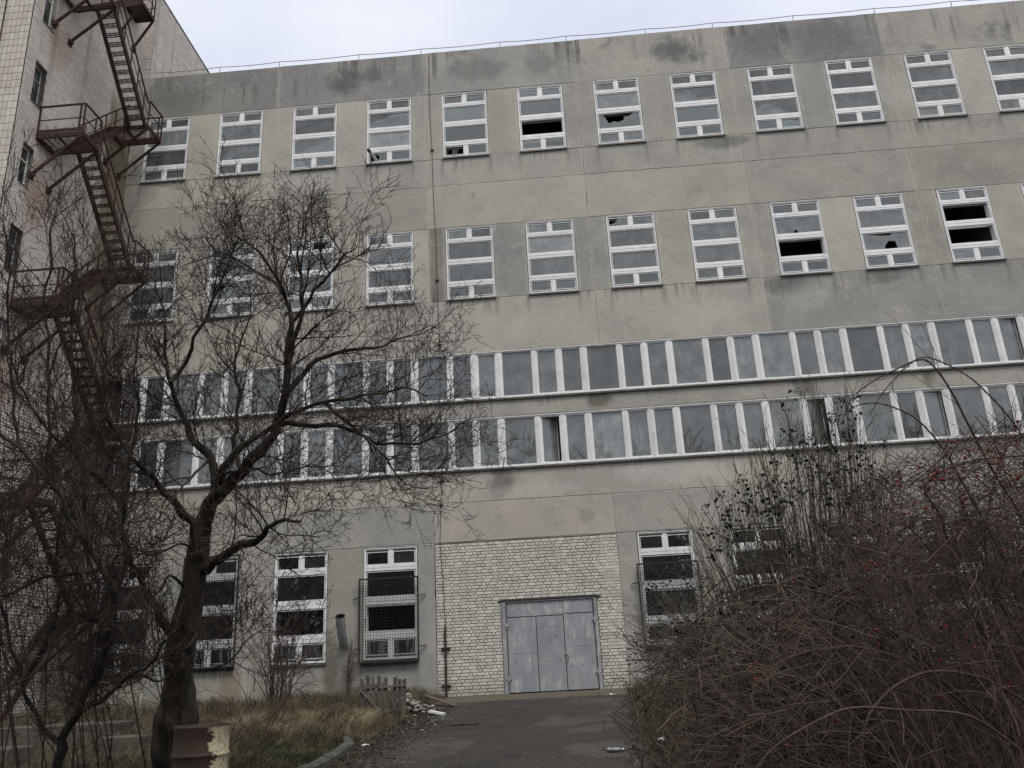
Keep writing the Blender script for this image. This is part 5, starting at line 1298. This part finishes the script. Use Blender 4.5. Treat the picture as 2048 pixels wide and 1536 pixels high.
leaves(br, POLY_D, 260, 0.045, 0.4)

# ------------------------------------------------------------------ grass, litter (nobody could count it)
def blades(name, label, cat, n, area, h0, h1, mat, lean=0.5, wdt=0.006, clump=6, dens=None):
    m = MB(); x0, x1, y0, y1 = area
    k = 0; guard = 0
    while k < n and guard < n * 20:
        guard += 1
        x, y = U(x0, x1), U(y0, y1)
        if dens and rnd() > dens(x, y): continue
        a0 = U(0, 2 * pi)
        for _ in range(clump):
            bx, by = x + random.gauss(0, 0.06), y + random.gauss(0, 0.06)
            if bx > road_left(by) + 0.1 and bx < road_right(by) - 0.05: continue
            z = ground_h(bx, by) - 0.01; h = U(h0, h1); a = a0 + random.gauss(0, 0.9); ln = lean * U(0.2, 1.3) * h
            dx, dy = cos(a) * ln, sin(a) * ln; wx, wy = -sin(a + 1) * wdt, cos(a + 1) * wdt
            n0 = len(m.v)
            m.v += [(bx - wx, by - wy, z), (bx + wx, by + wy, z), (bx + dx * .4 + wx * .8, by + dy * .4 + wy * .8, z + h * .6), (bx + dx * .4 - wx * .8, by + dy * .4 - wy * .8, z + h * .6), (bx + dx * 1.1, by + dy * 1.1, z + h * U(.75, 1))]
            t = rnd(); m.face((n0, n0 + 1, n0 + 2, n0 + 3), t); m.face((n0 + 3, n0 + 2, n0 + 4), t); k += 1
    o = m.build(name, mat, tint=True); tag(o, label, cat, kind='stuff'); return o
def dens_dry(x, y):
    l = road_left(y); e = sst(l + 0.1, l - 0.6, x); n = noise.noise(Vector((x * 0.6, y * 0.6, 1)))
    if 9.8 < x < 11.7 and -7.4 < y < -5.2: return 0.2
    return max(0.03, min(1, e * (0.45 + 1.5 * n) * (1.0 if y > -9.5 else 0.45)))
blades('dry_grass', 'tall straw coloured dead grass along the foot of the wall', 'grass', 26000, (-0.5, 11.9, -9.5, -0.25), 0.12, 0.46, M['straw'], 0.65, 0.007, 7, dens_dry)
blades('dry_grass', 'matted dead grass near the oil drum and the kerb', 'grass', 12000, (3.0, 11.2, -16, -8.5), 0.08, 0.30, M['straw'], 1.1, 0.005, 7, dens_dry)
blades('dry_grass', 'pale tufts of tall straw behind the end of the kerb', 'grass', 6000, (7.6, 10.9, -9.4, -6.6), 0.2, 0.5, M['palestraw'], 0.95, 0.006, 14, lambda x, y: 1.0 if noise.noise(Vector((x * 0.9, y * 0.9, 4))) > 0.08 else 0.03)
blades('dry_grass', 'trampled short straw in front of the broken picket panel', 'grass', 7000, (8.6, 11.6, -9.2, -4.6), 0.04, 0.16, M['straw'], 1.3, 0.006, 7)
blades('green_grass', 'short green grass behind the kerb', 'grass', 22000, (6.5, 11.1, -14.5, -8.8), 0.04, 0.13, M['green'], 0.6, 0.005, 8, lambda x, y: max(0.05, 0.6 + noise.noise(Vector((x, y, 7)))))
blades('green_grass', 'sparse green weeds on the right side of the driveway', 'grass', 3000, (16.6, 19, -13, -0.4), 0.05, 0.2, M['green'], 0.6, 0.006, 6)
blades('dry_grass', 'dead grass under the bushes right of the driveway', 'grass', 9000, (16.6, 26, -14, -0.3), 0.12, 0.5, M['straw'], 0.7, 0.006, 7)
def litter(name, label, n, fn, size, mat):
    m = MB()
    for _ in range(n):
        x, y = fn(); z = ground_any(x, y) + U(0.006, 0.022); a = U(0, 6.3); s_ = size * U(.5, 1.3)
        u_ = Vector((cos(a), sin(a), U(-.4, .4))) * s_; v_ = Vector((-sin(a), cos(a), U(-.4, .4))) * s_ * 0.6; p = Vector((x, y, z)); k = len(m.v)
        m.v += [tuple(p - u_), tuple(p + v_ - u_ * .1), tuple(p + u_), tuple(p - v_ - u_ * .1)]
        t = rnd(); m.face((k, k + 1, k + 2), t); m.face((k, k + 2, k + 3), t)
    o = m.build(name, mat, tint=True); tag(o, label, 'leaf litter', kind='stuff')
def f_left():
    y = U(-13.5, -3.5); return road_left(y) + abs(random.gauss(0, 0.62)) * (1.0 if y < -6 else 0.6), y
def f_right():
    y = U(-14, -2.5); return road_right(y) - random.gauss(-0.35, 0.35), y
def f_road(): y = U(-13.5, -1); return U(road_left(y), road_right(y)), y
litter('leaf_litter', 'brown fallen leaves and twigs along the kerb side of the driveway', 11000, f_left, 0.026, M['litter'])
litter('leaf_litter', 'brown fallen leaves under the bushes along the driveway', 8000, f_right, 0.027, M['litter'])
litter('grit', 'small pale bits of grit and leaf scattered over the asphalt', 700, f_road, 0.014, M['plaster'])
litter('grit', 'pale plaster crumbs spread below the rubble heap', 900, lambda: (11.6 + random.gauss(0, 0.5), -6 + random.gauss(0, 1.2)), 0.022, M['plaster'])
# wood across the yard, behind the viewpoint; it is what the ground-floor glass mirrors
wd_ = MB()
for i in range(330):
    x, y = U(-45, 75), U(-66, -52); h = U(14, 21); p = Vector((x, y, -0.6)); pts = jitter_poly(p, Vector((0, 0, 1)), h, 7, 0.10, 0.2); rr_ = [0.16 * (1 - 0.85 * q / 7) for q in range(8)]
    wd_.tube(pts, rr_, 4)
    for q in range(2, 8):
        for _ in range(11): wd_.tube(jitter_poly(pts[q], Vector((U(-1, 1), U(-1, 1), U(0.1, 1))), U(1.5, 3.6), 3, 0.3, 0.1), [0.17, 0.14, 0.10, 0.06], 3)
tag(wd_.build('distant_wood', M['bark']), 'bare wood across the yard facing the building', 'wood', kind='stuff')
